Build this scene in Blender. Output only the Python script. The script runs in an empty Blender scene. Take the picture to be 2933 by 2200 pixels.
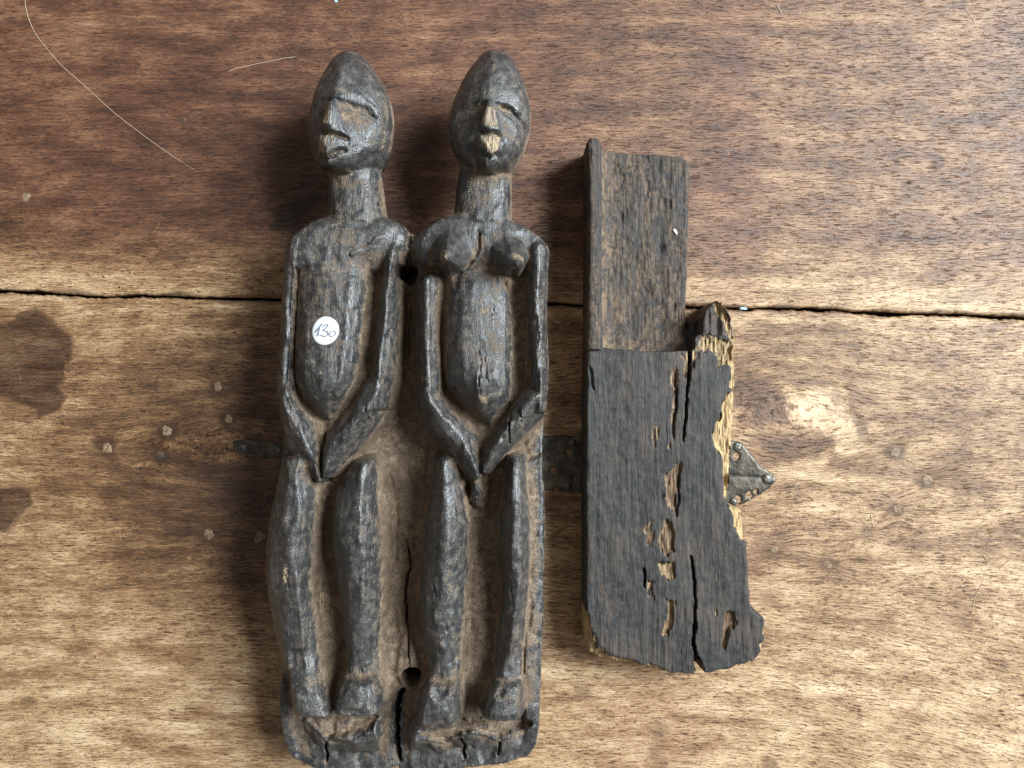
import bpy, math, random
import numpy as np

# ------------------------------------------------------------------ camera, light, exposure
SC = bpy.context.scene
S = 0.2114            # millimetres of table per photograph pixel
D = 468.0             # camera height above the table, mm
CX, CY = 1466.5, 1100.0
MM = 0.001

cam_d = bpy.data.cameras.new('camera')
cam = bpy.data.objects.new('camera', cam_d)
SC.collection.objects.link(cam)
cam.location = (0, 0, D * MM)
cam.rotation_euler = (0, 0, 0)
cam_d.sensor_fit = 'HORIZONTAL'
cam_d.sensor_width = 36.0
cam_d.lens = 36.0 * D / (2933 * S)
cam_d.clip_start = 0.01
cam_d.clip_end = 50
SC.camera = cam

world = bpy.data.worlds.new('World')
SC.world = world
world.use_nodes = True
bg = world.node_tree.nodes['Background']
bg.inputs[0].default_value = (1.0, 0.96, 0.90, 1)
bg.inputs[1].default_value = 0.25

def area_light(name, loc, target, sx, sy, power, col):
    l = bpy.data.lights.new(name, 'AREA')
    l.shape = 'RECTANGLE'; l.size = sx; l.size_y = sy
    l.energy = power; l.color = col
    o = bpy.data.objects.new(name, l)
    SC.collection.objects.link(o)
    o.location = loc
    from mathutils import Vector
    o.rotation_euler = (Vector(target) - Vector(loc)).to_track_quat('-Z', 'Y').to_euler()
    return o
# the room's window, up and to the right of the table
area_light('window_light', (3.0, 1.0, 2.62), (0, 0, 0), 1.8, 2.4, 610, (0.845, 0.94, 1.0))

vs = SC.view_settings
vs.view_transform = 'Standard'; vs.look = 'None'; vs.exposure = 0; vs.gamma = 1
vs.use_curve_mapping = False

# ------------------------------------------------------------------ small numpy kit
RNG = np.random.default_rng(7)

def W(px, py, z=0.0):
    k = S * (D - z) / D
    return (px - CX) * k, (CY - py) * k

class Zoom:                       # a reading frame on the photograph: origin and magnification
    def __init__(s, x0, y0, k): s.x0, s.y0, s.k = x0, y0, k
    def __call__(s, x, y): return s.x0 + x / s.k, s.y0 + y / s.k
A = Zoom(750, 100, 2.37); B = Zoom(750, 700, 2.37); C = Zoom(750, 1300, 1.8433)
DD = Zoom(1600, 350, 2.369); E = Zoom(1600, 1000, 1.6586)
G = Zoom(0, 700, 1.8433); H = Zoom(2000, 850, 2.3698); T1 = Zoom(0, 0, 2.37)
R6 = Zoom(2033, 1500, 2.37); R5 = Zoom(2033, 0, 1.8433); K = Zoom(0, 0, 1.0); P0 = Zoom(0, 0, 0.7542)

def pts(conv, lst, z=0.0):
    return np.array([W(*conv(x, y), z) for x, y in lst])

def vnoise(x, y, seed=0):
    n = 256
    g = np.random.default_rng(seed).random((n, n)).astype(np.float32)
    xi = np.floor(x).astype(np.int64); yi = np.floor(y).astype(np.int64)
    fx = x - xi; fy = y - yi
    fx = fx * fx * (3 - 2 * fx); fy = fy * fy * (3 - 2 * fy)
    a = g[yi % n, xi % n]; b = g[yi % n, (xi + 1) % n]
    c = g[(yi + 1) % n, xi % n]; d = g[(yi + 1) % n, (xi + 1) % n]
    return (a * (1 - fx) + b * fx) * (1 - fy) + (c * (1 - fx) + d * fx) * fy - 0.5

def fbm(x, y, seed=0, oct=4, gain=0.5):
    s = 0; a = 1.0; t = 0
    for i in range(oct):
        s = s + a * vnoise(x * 2 ** i + 17.3 * i, y * 2 ** i + 9.1 * i, seed + i); t += a; a *= gain
    return s / t * 1.6

def sstep(a, b, x):
    t = np.clip((x - a) / (b - a), 0, 1)
    return t * t * (3 - 2 * t)

def poly_sd(P, X, Y):
    d2 = np.full(X.shape, 1e12); ins = np.zeros(X.shape, bool)
    n = len(P)
    for i in range(n):
        ax, ay = P[i]; bx, by = P[(i + 1) % n]
        ex, ey = bx - ax, by - ay
        wx, wy = X - ax, Y - ay
        t = np.clip((wx * ex + wy * ey) / (ex * ex + ey * ey + 1e-12), 0, 1)
        d2 = np.minimum(d2, (wx - ex * t) ** 2 + (wy - ey * t) ** 2)
        c = ((ay <= Y) & (by > Y)) | ((by <= Y) & (ay > Y))
        with np.errstate(divide='ignore', invalid='ignore'):
            xi = ax + (Y - ay) / (by - ay if by != ay else 1e-9) * ex
        ins ^= c & (X < xi)
    d = np.sqrt(d2)
    return np.where(ins, -d, d)

def line_d(P, X, Y):
    best = np.full(X.shape, 1e12); tt = np.zeros(X.shape)
    n = len(P) - 1
    for i in range(n):
        ax, ay = P[i]; bx, by = P[i + 1]
        ex, ey = bx - ax, by - ay
        wx, wy = X - ax, Y - ay
        t = np.clip((wx * ex + wy * ey) / (ex * ex + ey * ey + 1e-12), 0, 1)
        d2 = (wx - ex * t) ** 2 + (wy - ey * t) ** 2
        m = d2 < best
        best = np.where(m, d2, best); tt = np.where(m, (i + t) / n, tt)
    return np.sqrt(best), tt

def blur(z, r):
    r = max(1, int(round(r)))
    for _ in range(3):
        for ax in (0, 1):
            p = np.pad(z, [(r + 1, r) if a == ax else (0, 0) for a in (0, 1)], mode='edge')
            c = np.cumsum(p, axis=ax, dtype=np.float64)
            if ax == 0: z = (c[2 * r + 1:] - c[:-2 * r - 1]) / (2 * r + 1)
            else: z = (c[:, 2 * r + 1:] - c[:, :-2 * r - 1]) / (2 * r + 1)
    return z

def smax(a, b, k):
    h = np.clip(0.5 + 0.5 * (a - b) / k, 0, 1)
    return b * (1 - h) + a * h + k * h * (1 - h)

class Grid:
    def __init__(s, x0, x1, y0, y1, h):
        s.h = h; s.x0, s.y0 = x0, y0
        s.nx = int((x1 - x0) / h) + 1; s.ny = int((y1 - y0) / h) + 1
        s.X, s.Y = np.meshgrid(x0 + h * np.arange(s.nx), y0 + h * np.arange(s.ny))
    def sample(s, f, x, y):
        u = np.clip((np.asarray(x) - s.x0) / s.h, 0, s.nx - 1.001); v = np.clip((np.asarray(y) - s.y0) / s.h, 0, s.ny - 1.001)
        i = u.astype(int); j = v.astype(int); a = u - i; b = v - j
        return (f[j, i] * (1 - a) + f[j, i + 1] * a) * (1 - b) + (f[j + 1, i] * (1 - a) + f[j + 1, i + 1] * a) * b
    def nearest(s, f, x, y):
        i = np.clip(np.round((x - s.x0) / s.h).astype(int), 0, s.nx - 1); j = np.clip(np.round((y - s.y0) / s.h).astype(int), 0, s.ny - 1)
        return f[j, i]

PF_FACET = ([0, .30, .66, .90, 1.0], [1, .955, .83, .68, .56])
PF_SLOPE = ([0, .12, .50, .85, 1.0], [1, .985, .86, .68, .50])
PF_ROUND = ([0, .2, .4, .6, .75, .88, .95, 1.0], [1, .985, .945, .88, .80, .70, .63, .55])
PF_FLAT = ([0, .55, .82, .94, 1.0], [1, .975, .87, .70, .56])
PF_EGG = ([0, .2, .4, .6, .75, .88, .95, 1.0], [1, .985, .93, .83, .70, .50, .33, 0])
PF_NECK = ([0, .30, .66, .88, 1.0], [1, .965, .80, .48, 0])
PF_ROOF = ([0, .2, .5, .75, .9, 1.0], [1, .90, .72, .54, .36, 0])
PF_KEEL = ([0, .25, .5, .7, .85, .95, 1], [1, .93, .835, .71, .52, .32, 0])

def limb(g, conv, rows, base, ax=(0, -1), prof=PF_FACET, cap=(4, 4), edge=40, edgeR=None, prof_r=None):
    """rows: (Lx,Ly,Cx,Cy,Rx,Ry,zc) in a reading frame; returns height field of a carved limb"""
    edgeR = edge if edgeR is None else edgeR
    n = math.hypot(*ax); ax = (ax[0] / n, ax[1] / n)
    px, py = -ax[1], ax[0]
    def uv(lst, zs):
        w = np.array([W(*conv(x, y), z) for (x, y), z in zip(lst, zs)])
        u = w[:, 0] * px + w[:, 1] * py; v = w[:, 0] * ax[0] + w[:, 1] * ax[1]
        o = np.argsort(v); return u[o], v[o]
    zc = [r[6] for r in rows]
    uL, vL = uv([(r[0], r[1]) for r in rows], [edge] * len(rows))
    uC, vC = uv([(r[2], r[3]) for r in rows], zc)
    uR, vR = uv([(r[4], r[5]) for r in rows], [edgeR] * len(rows))
    U = g.X * px + g.Y * py; V = g.X * ax[0] + g.Y * ax[1]
    l = np.interp(V, vL, uL); c = np.interp(V, vC, uC); r = np.interp(V, vR, uR)
    l = np.minimum(l, c - 0.6); r = np.maximum(r, c + 0.6)
    zz = np.interp(V, vC, zc)
    tl = (c - U) / (c - l); tr = (U - c) / (r - c)
    left = U < c
    pr = prof_r or (PF_SLOPE if prof is PF_FACET else prof)
    q = np.where(left, np.interp(tl, *prof), np.interp(tr, *pr))
    t = np.where(left, tl, tr); wd = np.where(left, c - l, r - c)
    z = base + (zz - base) * q
    z = np.where(t > 1, base + (zz - base) * np.where(left, prof[1][-1], pr[1][-1]) - (t - 1) * wd * 4, z)
    for e, cl in ((vC[0] + cap[0] - V, cap[0]), (V - vC[-1] + cap[1], cap[1])):
        if cl <= 0: continue
        k = np.clip(e / cl, 0, 1)
        z = z - (zz - base) * (1 - np.sqrt(1 - 0.999 * k * k)) - np.clip(e - cl, 0, None) * 5
    return z

def vrows(lst):
    return [(xl, y, xc, y, xr, y, z) for y, xl, xc, xr, z in lst]

def cone(g, conv, c, rx, ry, tip, zb, zt, p, edge, facet=0):
    (ccx, ccy), (tx, ty) = W(*conv(*c), edge), W(*conv(*tip), zt)
    k = S / conv.k * (D - edge) / D
    rx *= k; ry *= k
    dx, dy = (g.X - tx) / rx, (g.Y - ty) / ry
    ox, oy = (tx - ccx) / rx, (ty - ccy) / ry
    L = np.sqrt(dx * dx + dy * dy) + 1e-9
    ux, uy = dx / L, dy / L
    b = ox * ux + oy * uy; cc = ox * ox + oy * oy - 1
    s = -b + np.sqrt(np.maximum(b * b - cc, 1e-6))
    if facet:
        s = np.full(L.shape, 1e9)
        for q in range(facet):
            an = q * 2 * math.pi / facet + .4
            nx_, ny_ = math.cos(an), math.sin(an)
            den = ux * nx_ + uy * ny_
            s = np.where(den > 1e-4, np.minimum(s, (.96 - (ox * nx_ + oy * ny_)) / np.maximum(den, 1e-4)), s)
    t = L / np.maximum(s, .10)
    return np.where(t < 1, zb + (zt - zb) * (1 - np.clip(t, 0, 1) ** p), zb - (t - 1) * 60)

def plateau(g, z, conv, poly, dz, soft, zref, seed=None):
    P = pts(conv, poly, zref)
    d = poly_sd(P, g.X, g.Y)
    if seed is not None: d = d + fbm(g.X / 3, g.Y / 5, seed, 3) * 1.6
    m = 1 - sstep(-soft, soft, d)
    return z + dz * m, m

def groove(g, z, conv, line, w, dep, zref, seed=None, taper=True):
    P = pts(conv, line, zref)
    d, t = line_d(P, g.X + (fbm(g.X / 4, g.Y / 4, seed, 2) * 1.2 if seed else 0), g.Y)
    k = np.clip(1 - d / w, 0, 1)
    if taper: k = k * np.clip(np.minimum(t, 1 - t) * 6 + .25, 0, 1)
    return z - dep * k, k

def facets(g, z, sx, sy, amt, seed):
    rng = np.random.default_rng(seed)
    zs = blur(z, 1.4 / g.h)
    gy, gx = np.gradient(zs, g.h)
    ci = np.floor(g.X / sx).astype(int); cj = np.floor(g.Y / sy).astype(int)
    i0, j0 = ci.min() - 2, cj.min() - 2
    J = rng.random((cj.max() - j0 + 3, ci.max() - i0 + 3, 2))
    best = np.full(z.shape, 1e9); bx = np.zeros_like(z); by = np.zeros_like(z)
    for di in (-1, 0, 1):
        for dj in (-1, 0, 1):
            a, b = ci + di, cj + dj
            q = J[b - j0, a - i0]
            X0 = (a + q[..., 0]) * sx; Y0 = (b + q[..., 1]) * sy
            dd = ((g.X - X0) / sx) ** 2 + ((g.Y - Y0) / sy) ** 2
            m = dd < best
            best = np.where(m, dd, best); bx = np.where(m, X0, bx); by = np.where(m, Y0, by)
    zf = g.sample(zs, bx, by) + g.sample(gx, bx, by) * (g.X - bx) + g.sample(gy, bx, by) * (g.Y - by)
    steep = np.hypot(gx, gy)
    dl = np.clip(zf - z, -1.5, .9) * (1 - sstep(1.2, 2.4, steep))
    p_ = np.pad(dl, 1, mode='edge')
    dl = sum(p_[1 + a:p_.shape[0] - 1 + a, 1 + b:p_.shape[1] - 1 + b] for a in (-1, 0, 1) for b in (-1, 0, 1)) / 9
    return z + amt * dl

def surface_nets(f, org, h):
    """f: (nx,ny,nz) implicit, negative inside -> verts, quads"""
    ins = (f < 0)
    u = ins.view(np.uint8)
    nx, ny, nz = f.shape
    cnt = np.zeros((nx - 1, ny - 1, nz - 1), np.uint8)
    for a in (0, 1):
        for b in (0, 1):
            for c in (0, 1):
                cnt += u[a:nx - 1 + a, b:ny - 1 + b, c:nz - 1 + c]
    act = (cnt > 0) & (cnt < 8)
    I, J, L = np.nonzero(act)
    idx = np.full(act.shape, -1, np.int32); idx[I, J, L] = np.arange(len(I))
    acc = np.zeros((len(I), 3)); num = np.zeros(len(I))
    corners = [(a, b, c) for a in (0, 1) for b in (0, 1) for c in (0, 1)]
    val = {k: f[I + k[0], J + k[1], L + k[2]] for k in corners}
    for k in corners:
        for ax in range(3):
            if k[ax]: continue
            k2 = list(k); k2[ax] = 1; k2 = tuple(k2)
            a, b = val[k], val[k2]
            m = (a < 0) != (b < 0)
            t = np.where(m, a / np.where(m, a - b, 1), 0)
            p = np.array(k, float)[None, :].repeat(len(I), 0)
            p[:, ax] += t
            acc += p * m[:, None]; num += m
    V = np.stack([I, J, L], 1) + acc / num[:, None]
    V = V * h + np.array(org)
    quads = []
    for ax in range(3):
        sl0 = [slice(None)] * 3; sl1 = [slice(None)] * 3
        sl0[ax] = slice(0, -1); sl1[ax] = slice(1, None)
        a, b = ins[tuple(sl0)], ins[tuple(sl1)]
        ch = a != b
        o1, o2 = [(1, 2), (2, 0), (0, 1)][ax]
        cs = list(np.nonzero(ch))
        ok = (cs[o1] > 0) & (cs[o2] > 0) & (cs[o1] < act.shape[o1]) & (cs[o2] < act.shape[o2])
        cs = [c[ok] for c in cs]
        inside_first = a[tuple(cs)]
        def at(d1, d2):
            q = [c.copy() for c in cs]; q[o1] -= d1; q[o2] -= d2
            return idx[tuple(q)]
        q = np.stack([at(1, 1), at(0, 1), at(0, 0), at(1, 0)], 1)
        q[~inside_first] = q[~inside_first][:, ::-1]
        quads.append(q)
    Q = np.concatenate(quads)
    return V, Q[(Q >= 0).all(1)]

def norm_field(g, zt):
    gy, gx = np.gradient(zt, g.h)
    return 1 / np.sqrt(1 + np.minimum(gx * gx + gy * gy, 60))

# ------------------------------------------------------------------ blender helpers
def tag(o, label=None, cat=None, group=None, kind=None):
    if label: o['label'] = label
    if cat: o['category'] = cat
    if group: o['group'] = group
    if kind: o['kind'] = kind
    return o

def empty(name, loc=(0, 0, 0)):
    o = bpy.data.objects.new(name, None); o.empty_display_size = 0.02
    o.location = loc; SC.collection.objects.link(o)
    return o

def mesh_obj(name, V, F, mat, parent=None, attrs=None, smooth=True, normals=None):
    """V in mm"""
    me = bpy.data.meshes.new(name)
    V = np.asarray(V, float) * MM
    F = np.asarray(F)
    if F.ndim == 2 and F.dtype != object:
        k = F.shape[1]
        me.vertices.add(len(V)); me.vertices.foreach_set('co', V.astype(np.float32).ravel())
        me.loops.add(F.size); me.loops.foreach_set('vertex_index', F.astype(np.int32).ravel())
        me.polygons.add(len(F))
        me.polygons.foreach_set('loop_start', (np.arange(len(F)) * k).astype(np.int32))
        me.update(calc_edges=True)
    else:
        me.from_pydata([tuple(v) for v in V], [], [tuple(f) for f in F])
    me.polygons.foreach_set('use_smooth', np.full(len(me.polygons), smooth))
    for k, a in (attrs or {}).items():
        at = me.attributes.new(k, 'FLOAT', 'POINT')
        at.data.foreach_set('value', np.asarray(a, np.float32))
    me.validate()
    if normals is not None:
        me.normals_split_custom_set_from_vertices(np.asarray(normals, np.float32).tolist() if len(normals) < 10 else [tuple(n) for n in normals])
    o = bpy.data.objects.new(name, me)
    SC.collection.objects.link(o)
    me.materials.append(mat)
    if parent is not None:
        o.parent = parent
    return o

def vert_normals(V, Q):
    n = np.zeros_like(V)
    a = V[Q[:, 2]] - V[Q[:, 0]]; b = V[Q[:, 3]] - V[Q[:, 1]]
    fn = np.cross(a, b)
    for k in range(4): np.add.at(n, Q[:, k], fn)
    return n / (np.linalg.norm(n, axis=1, keepdims=True) + 1e-12)

def sub_mesh(V, Q, sel):
    q = Q[sel]
    used, inv = np.unique(q.ravel(), return_inverse=True)
    return used, inv.reshape(-1, 4)

def tube(P, r, sides=6):
    P = np.asarray(P, float); n = len(P)
    r = np.broadcast_to(np.asarray(r, float), (n,))
    T = np.gradient(P, axis=0); T /= np.linalg.norm(T, axis=1, keepdims=True) + 1e-12
    up = np.array([0, 0, 1.0]); s = np.cross(T, up); s /= np.linalg.norm(s, axis=1, keepdims=True) + 1e-9
    w = np.cross(s, T)
    a = np.arange(sides) * 2 * math.pi / sides
    V = (P[:, None] + r[:, None, None] * (np.cos(a)[None, :, None] * s[:, None] + np.sin(a)[None, :, None] * w[:, None])).reshape(-1, 3)
    F = [(i * sides + j, i * sides + (j + 1) % sides, (i + 1) * sides + (j + 1) % sides, (i + 1) * sides + j) for i in range(n - 1) for j in range(sides)]
    return V, np.array(F)

def spline(P, n):
    P = np.asarray(P, float); m = len(P)
    Q = np.vstack([2 * P[0] - P[1], P, 2 * P[-1] - P[-2]])
    out = []
    for t in np.linspace(0, m - 1 - 1e-6, n):
        i = int(t); f = t - i
        a, b, c, d = Q[i], Q[i + 1], Q[i + 2], Q[i + 3]
        out.append(0.5 * (2 * b + (c - a) * f + (2 * a - 5 * b + 4 * c - d) * f * f + (3 * b - a - 3 * c + d) * f ** 3))
    return np.array(out)

# ------------------------------------------------------------------ materials
class NT:
    def __init__(s, name):
        s.m = bpy.data.materials.new(name); s.m.use_nodes = True
        s.t = s.m.node_tree; s.b = s.t.nodes['Principled BSDF']
        s.geo = s.t.nodes.new('ShaderNodeTexCoord')
    def n(s, typ, **kw):
        q = s.t.nodes.new(typ)
        for k, v in kw.items(): setattr(q, k, v)
        return q
    def link(s, a, b): s.t.links.new(a, b)
    def val(s, sock, v):
        if hasattr(v, 'is_linked') or hasattr(v, 'links'): s.link(v, sock)
        else: sock.default_value = v
    def math(s, op, a, b=0.0, c=0.0, clamp=False):
        q = s.n('ShaderNodeMath', operation=op, use_clamp=clamp)
        s.val(q.inputs[0], a); s.val(q.inputs[1], b); s.val(q.inputs[2], c)
        return q.outputs[0]
    def attr(s, name): return s.n('ShaderNodeAttribute', attribute_name=name).outputs['Fac']
    def noise(s, vec, scale, detail=3, rough=0.55, dist=0.0):
        q = s.n('ShaderNodeTexNoise'); s.link(vec, q.inputs['Vector'])
        q.inputs['Scale'].default_value = scale; q.inputs['Detail'].default_value = detail
        q.inputs['Roughness'].default_value = rough; q.inputs['Distortion'].default_value = dist
        return q.outputs['Fac']
    def scaled(s, vec, sc):
        q = s.n('ShaderNodeVectorMath', operation='MULTIPLY'); s.link(vec, q.inputs[0]); q.inputs[1].default_value = sc
        return q.outputs[0]
    def mix(s, f, a, b, mode='MIX'):
        q = s.n('ShaderNodeMix', data_type='RGBA', blend_type=mode)
        s.val(q.inputs[0], f)
        for k, v in ((6, a), (7, b)):
            if isinstance(v, tuple): q.inputs[k].default_value = (*v, 1)
            else: s.link(v, q.inputs[k])
        return q.outputs[2]
    def ramp(s, f, stops, interp='LINEAR'):
        q = s.n('ShaderNodeValToRGB'); s.link(f, q.inputs[0])
        e = q.color_ramp.elements; q.color_ramp.interpolation = interp
        while len(e) < len(stops): e.new(0.5)
        for el, (p, c) in zip(e, stops): el.position = p; el.color = (*c, 1) if isinstance(c, tuple) else (c, c, c, 1)
        return q.outputs[0]
    def step(s, f, a, b):
        q = s.n('ShaderNodeMapRange', interpolation_type='SMOOTHSTEP'); s.link(f, q.inputs[0])
        q.inputs[1].default_value = a; q.inputs[2].default_value = b
        return q.outputs[0]
    def bump(s, h, dist, strength=1.0, normal=None):
        q = s.n('ShaderNodeBump'); s.link(h, q.inputs['Height'])
        q.inputs['Distance'].default_value = dist; q.inputs['Strength'].default_value = strength
        if normal is not None: s.link(normal, q.inputs['Normal'])
        return q.outputs[0]
    def done(s, col=None, rough=None, normal=None, spec=None, metal=None):
        i = s.b.inputs
        if col is not None: s.val(i['Base Color'], (*col, 1) if isinstance(col, tuple) else col)
        if rough is not None: s.val(i['Roughness'], rough)
        if normal is not None: s.link(normal, i['Normal'])
        if spec is not None: s.val(i['Specular IOR Level'], spec)
        if metal is not None: s.val(i['Metallic'], metal)
        return s.m

def carved_material():
    t = NT('carved_patinated_wood')
    o = t.geo.outputs['Object']
    mmv = t.scaled(o, (1000, 1000, 1000))
    gr = t.scaled(mmv, (1.0, 0.13, 1.0))              # grain runs along the figures
    g1 = t.noise(gr, 0.55, 4, 0.6, 0.4); g2 = t.noise(gr, 1.6, 4, 0.65)
    l1 = t.noise(mmv, 0.055, 4, 0.6); l2 = t.noise(mmv, 0.22, 5, 0.65); l3 = t.noise(mmv, 1.1, 4, 0.6)
    dust = t.attr('dust'); pale = t.attr('pale'); soot_shade = t.attr('soot_shade')
    blk = t.mix(t.step(l2, .35, .68), (0.021, 0.0212, 0.0225), (0.072, 0.067, 0.061))
    blk = t.mix(t.math('MULTIPLY', t.step(g2, .52, .70), .55), blk, (0.075, 0.058, 0.043))
    blk = t.mix(t.math('MULTIPLY', t.step(g1, .48, .30), .6), blk, (0.014, 0.014, 0.015))
    dcol = t.mix(t.step(l2, .3, .7), (0.090, 0.055, 0.031), (0.255, 0.178, 0.112))
    dcol = t.mix(t.math('MULTIPLY', t.step(l3, .54, .36), .85), dcol, (0.038, 0.024, 0.015))
    dcol = t.mix(t.math('MULTIPLY', t.step(l1, .50, .66), .55), dcol, (0.060, 0.034, 0.019))
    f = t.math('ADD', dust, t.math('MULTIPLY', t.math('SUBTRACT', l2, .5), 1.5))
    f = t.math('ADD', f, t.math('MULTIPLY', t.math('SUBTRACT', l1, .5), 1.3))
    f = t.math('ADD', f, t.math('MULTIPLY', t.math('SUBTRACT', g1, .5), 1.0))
    f = t.math('SUBTRACT', f, t.math('MULTIPLY', soot_shade, 1.0))
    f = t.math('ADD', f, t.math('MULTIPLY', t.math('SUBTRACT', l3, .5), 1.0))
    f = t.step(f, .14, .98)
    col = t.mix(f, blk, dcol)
    st = t.noise(t.scaled(mmv, (2.4, 0.14, 1.5)), 0.9, 4, 0.7)
    pcol = t.mix(t.step(st, .42, .60), (0.050, 0.033, 0.021), (0.40, 0.295, 0.18))
    pf = t.step(t.math('ADD', pale, t.math('MULTIPLY', t.math('SUBTRACT', t.math('ADD', t.math('MULTIPLY', g2, .5), t.math('MULTIPLY', l3, .5)), .5), 4.2)), .30, .66)
    col = t.mix(pf, col, pcol)
    vo = t.n('ShaderNodeTexVoronoi'); t.link(mmv, vo.inputs['Vector']); vo.inputs['Scale'].default_value = 0.19
    sp = t.math('MULTIPLY', t.math('LESS_THAN', vo.outputs['Distance'], 0.075), t.step(l2, .50, .60))
    col = t.mix(sp, col, (0.42, 0.39, 0.34))
    rg = t.math('ADD', t.math('MULTIPLY', f, .34), t.math('ADD', .28, t.math('MULTIPLY', l3, .30)))
    rg = t.math('ADD', rg, t.math('MULTIPLY', pf, .15), clamp=True)
    rg = t.math('MAXIMUM', t.math('SUBTRACT', rg, t.math('MULTIPLY', t.attr('wear'), .20)), .24)
    hgt = t.math('ADD', t.math('MULTIPLY', g1, .55), t.math('MULTIPLY', g2, .45))
    hgt = t.math('ADD', hgt, t.math('MULTIPLY', l3, t.math('ADD', .40, t.math('MULTIPLY', f, .9))))
    hgt = t.math('ADD', hgt, t.math('MULTIPLY', t.math('MULTIPLY', pf, st), 1.2))
    return t.done(col, rg, t.bump(hgt, 0.0009, 0.7), 0.6)

def slab_material():
    t = NT('charred_weathered_wood')
    o = t.geo.outputs['Object']
    mmv = t.scaled(o, (1000, 1000, 1000))
    gr = t.scaled(mmv, (1.0, 0.085, 1.0))
    g1 = t.noise(gr, 0.35, 4, 0.65, 0.5); g2 = t.noise(gr, 1.3, 4, 0.7); 
    l1 = t.noise(mmv, 0.05, 4, 0.6); l2 = t.noise(mmv, 0.22, 5, 0.65); l3 = t.noise(mmv, 1.2, 4, 0.65)
    pale = t.attr('pale'); brown = t.attr('dust'); deep = t.attr('soot_shade')
    blk = t.mix(t.step(l2, .3, .7), (0.011, 0.0112, 0.0118), (0.036, 0.033, 0.030))
    blk = t.mix(t.math('MULTIPLY', t.step(g2, .47, .66), .45), blk, (0.075, 0.055, 0.042))
    blk = t.mix(t.math('MULTIPLY', t.step(l1, .42, .64), .65), blk, t.mix(t.step(g1, .35, .65), (0.030, 0.024, 0.020), (0.090, 0.066, 0.049)))
    blk = t.mix(t.math('MULTIPLY', t.step(g1, .45, .30), .4), blk, (0.012, 0.012, 0.012))
    bcol = t.mix(t.step(g2, .35, .68), (0.050, 0.035, 0.025), (0.175, 0.118, 0.076))
    bcol = t.mix(t.math('MULTIPLY', t.step(brown, .70, 1.15), .8), bcol, t.mix(l3, (0.13, 0.082, 0.045), (0.25, 0.170, 0.105)))  # tan dust lightened by the rim: light on the fillet painted in
    bcol = t.mix(t.math('MULTIPLY', t.step(l2, .49, .60), .85), bcol, (0.028, 0.027, 0.027))
    f = t.step(t.math('ADD', brown, t.math('ADD', t.math('MULTIPLY', t.math('SUBTRACT', l2, .5), 2.2), t.math('MULTIPLY', t.math('SUBTRACT', g1, .5), 1.2))), .2, .8)
    col = t.mix(f, blk, bcol)
    pcol = t.mix(t.step(g2, .36, .64), (0.15, 0.085, 0.040), (0.56, 0.40, 0.20))
    pcol = t.mix(deep, pcol, t.mix(t.step(g2, .35, .65), (0.05, 0.030, 0.018), (0.22, 0.135, 0.080)))
    pf = t.step(t.math('ADD', pale, t.math('MULTIPLY', t.math('SUBTRACT', t.math('ADD', t.math('MULTIPLY', g2, .6), t.math('MULTIPLY', l3, .4)), .5), 3.0)), .36, .64)
    col = t.mix(pf, col, pcol)
    rg = t.math('ADD', .46, t.math('MULTIPLY', l3, .25))
    rg = t.math('ADD', rg, t.math('MULTIPLY', t.math('MAXIMUM', f, pf), .22), clamp=True)
    hgt = t.math('ADD', t.math('MULTIPLY', g1, .8), t.math('MULTIPLY', g2, .6))
    hgt = t.math('ADD', hgt, t.math('MULTIPLY', l3, .45))
    return t.done(col, rg, t.bump(hgt, 0.0010, 0.8), 0.36)

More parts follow.
